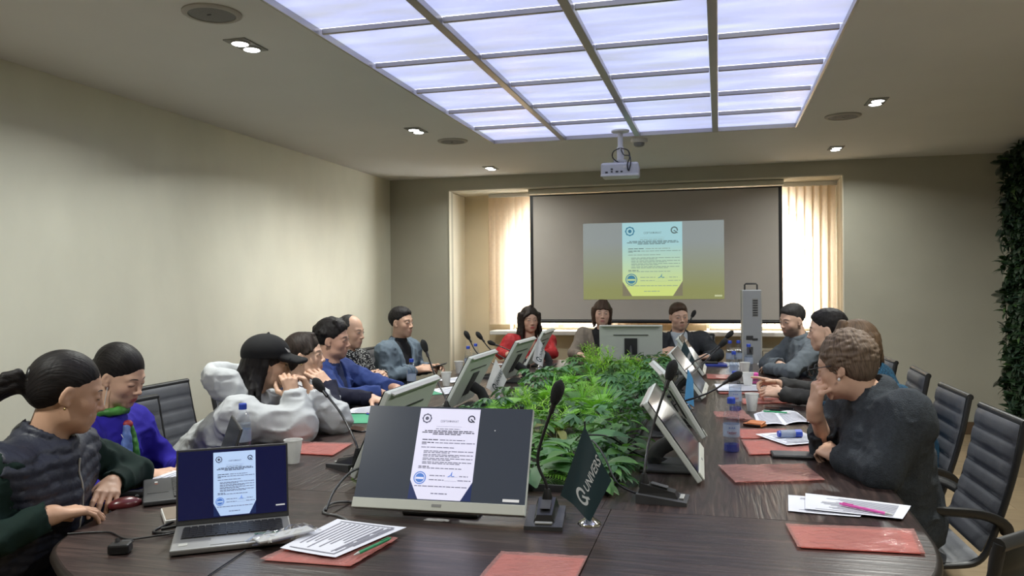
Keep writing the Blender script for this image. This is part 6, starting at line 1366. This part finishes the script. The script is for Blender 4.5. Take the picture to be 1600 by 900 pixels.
# 12 man in the dark grey jumper
x = person('dark haired man in a charcoal jumper pointing with one hand, right side', (.60, 4.9, 1.172), 176, (172, -4, 0), hip=(.86, 4.92, .56), neck=(.665, 4.9, 1.01), sh=((.70, 5.085, .95), (.72, 4.715, .95)), el=((.57, 5.10, .80), (.56, 4.69, .80)), wr=((.335, 4.985, .845), (.345, 4.82, .81)),
           hands=(dict(w=(.335, 4.985, .845), f=(-.92, -.30, .22), n=(-.1, .5, .85), side='R', curl=((.05, .1, .1), (.7, .9, .5), (.9, 1., .6), (1., 1., .6)), thumb=.1), dict(w=(.345, 4.82, .81), f=(-.90, .40, .12), n=(-.2, -.65, .7), side='L', curl=((.6, .8, .5),)*4, thumb=.3)), hairs=('short', H_black), hres=.0044, skin=(.44, .28, .20), trouser=C_trs, wide=.97,
           tops=(dict(name='jumper', m=C_grey, infl=.002, wr_amp=.006, sl=(.95, .95), seed=12),))
# 13 woman in teal
x = person('woman in a teal knit, half hidden behind the woman with glasses', (.625, 4.12, 1.138), 182, (186, -8, 0), hip=(.90, 4.16, .56), neck=(.725, 4.11, .985), sh=((.75, 4.29, .90), (.76, 3.93, .90)), el=((.66, 4.36, .79), (.62, 3.94, .79)), wr=((.50, 4.24, .80), (.47, 4.05, .80)),
           hands=(dict(w=(.50, 4.24, .80), f=(-.1, -1, 0), n=(0, 0, 1), side='R'), dict(w=(.47, 4.05, .80), f=(-.1, 1, 0), n=(0, 0, 1), side='L')), hairs=('bob', H_lbrown), hres=.005, skin=(.44, .28, .21), female=True, trouser=C_trs, bulk=1.1, tops=(dict(name='knit_jumper', m=C_teal, infl=.008, wr_amp=.005, seed=13),))
# 14 woman with glasses
x = person('woman with short ash brown hair and glasses resting her chin on her fist', (0.455, 3.208, 1.134), 165, (154, -12, 0), hip=(.66, 3.25, .555), neck=(0.567, 3.198, 1.026), sh=((0.517, 3.405, 0.979), (0.631, 3.022, 0.979)), el=((0.414, 3.384, 0.793), (0.533, 2.960, 0.793)), wr=((0.350, 3.216, 0.965), (0.430, 3.193, 0.793)),
           hands=(dict(w=(0.350, 3.216, 0.965), f=(.10, -.30, .95), n=(-.92, -.38, .05), side='R', curl=((1.2, 1.3, .8),)*4, thumb=.5), dict(w=(0.430, 3.193, 0.793), f=(-.42, .80, .18), n=(-.35, -.25, .9), side='L', curl=((.8, 1., .6),)*4, thumb=.4)), hairs=('curly', H_ash), s=1.03, hs=1.03, hres=.0033, hand_fine=.0036, skin=(.44, .27, .19), female=True, trouser=C_trs, bulk=1.17, neckr=.056, jaw=1.08,
           tops=(dict(name='knit_tunic', m=C_knit, infl=.010, wr_amp=.006, wr_f=(10, 10, 9), sl=(.42, .90), seed=14, neck_cut=.064),))
b = MB()
for q in (-1, 1):
    cx_ = LH(x, .112, q*.033, .002); u, v = x['R'][:, 1], x['R'][:, 2]; b.tube([p-x['off'] for p in ringpts(cx_, u, v, .026, .020, 0, 2*PI, 20)], .0022, 6); b.tube([LH(x, .110, q*.059, .008)-x['off'], LH(x, .05, q*.078, .010)-x['off'], LH(x, -.005, q*.080, .010)-x['off'], LH(x, -.022, q*.080, -.006)-x['off']], .0020, 6)
b.tube([LH(x, .112, -.008, .006)-x['off'], LH(x, .114, 0, .008)-x['off'], LH(x, .112, .008, .006)-x['off']], .002, 6); gl = b.build('glasses', M_black, x['t'], True)
for q in (-1, 1):
    p = ringpts(LH(x, .112, q*.033, .002), x['R'][:, 1], x['R'][:, 2], .025, .019, 0, 2*PI, 20)[:-1]; MB().add([k-x['off'] for k in p], [tuple(range(20))]).build('lens', clear_mat('spectacle_lens', (.96, .97, .97), .02, .2), gl)
MB().ball(LH(x, .000, .082, -.042)-x['off'], (.005, .005, .007), 8).build('earring', M_white, x['t'], True)
w = np.array([.430, 3.193, .793]); d = nrm(np.array([.430, 3.193, .793])-np.array([.533, 2.960, .793])); MB().tube([p-x['off'] for p in ringpts(w-d*.012, nrm(np.cross(d, UP)), UP, .031, .029, 0, 2*PI, 20)], .0035, 6).build('bracelet', mat('gold', (.55, .4, .18), .25, metal=.9), x['t'], True)
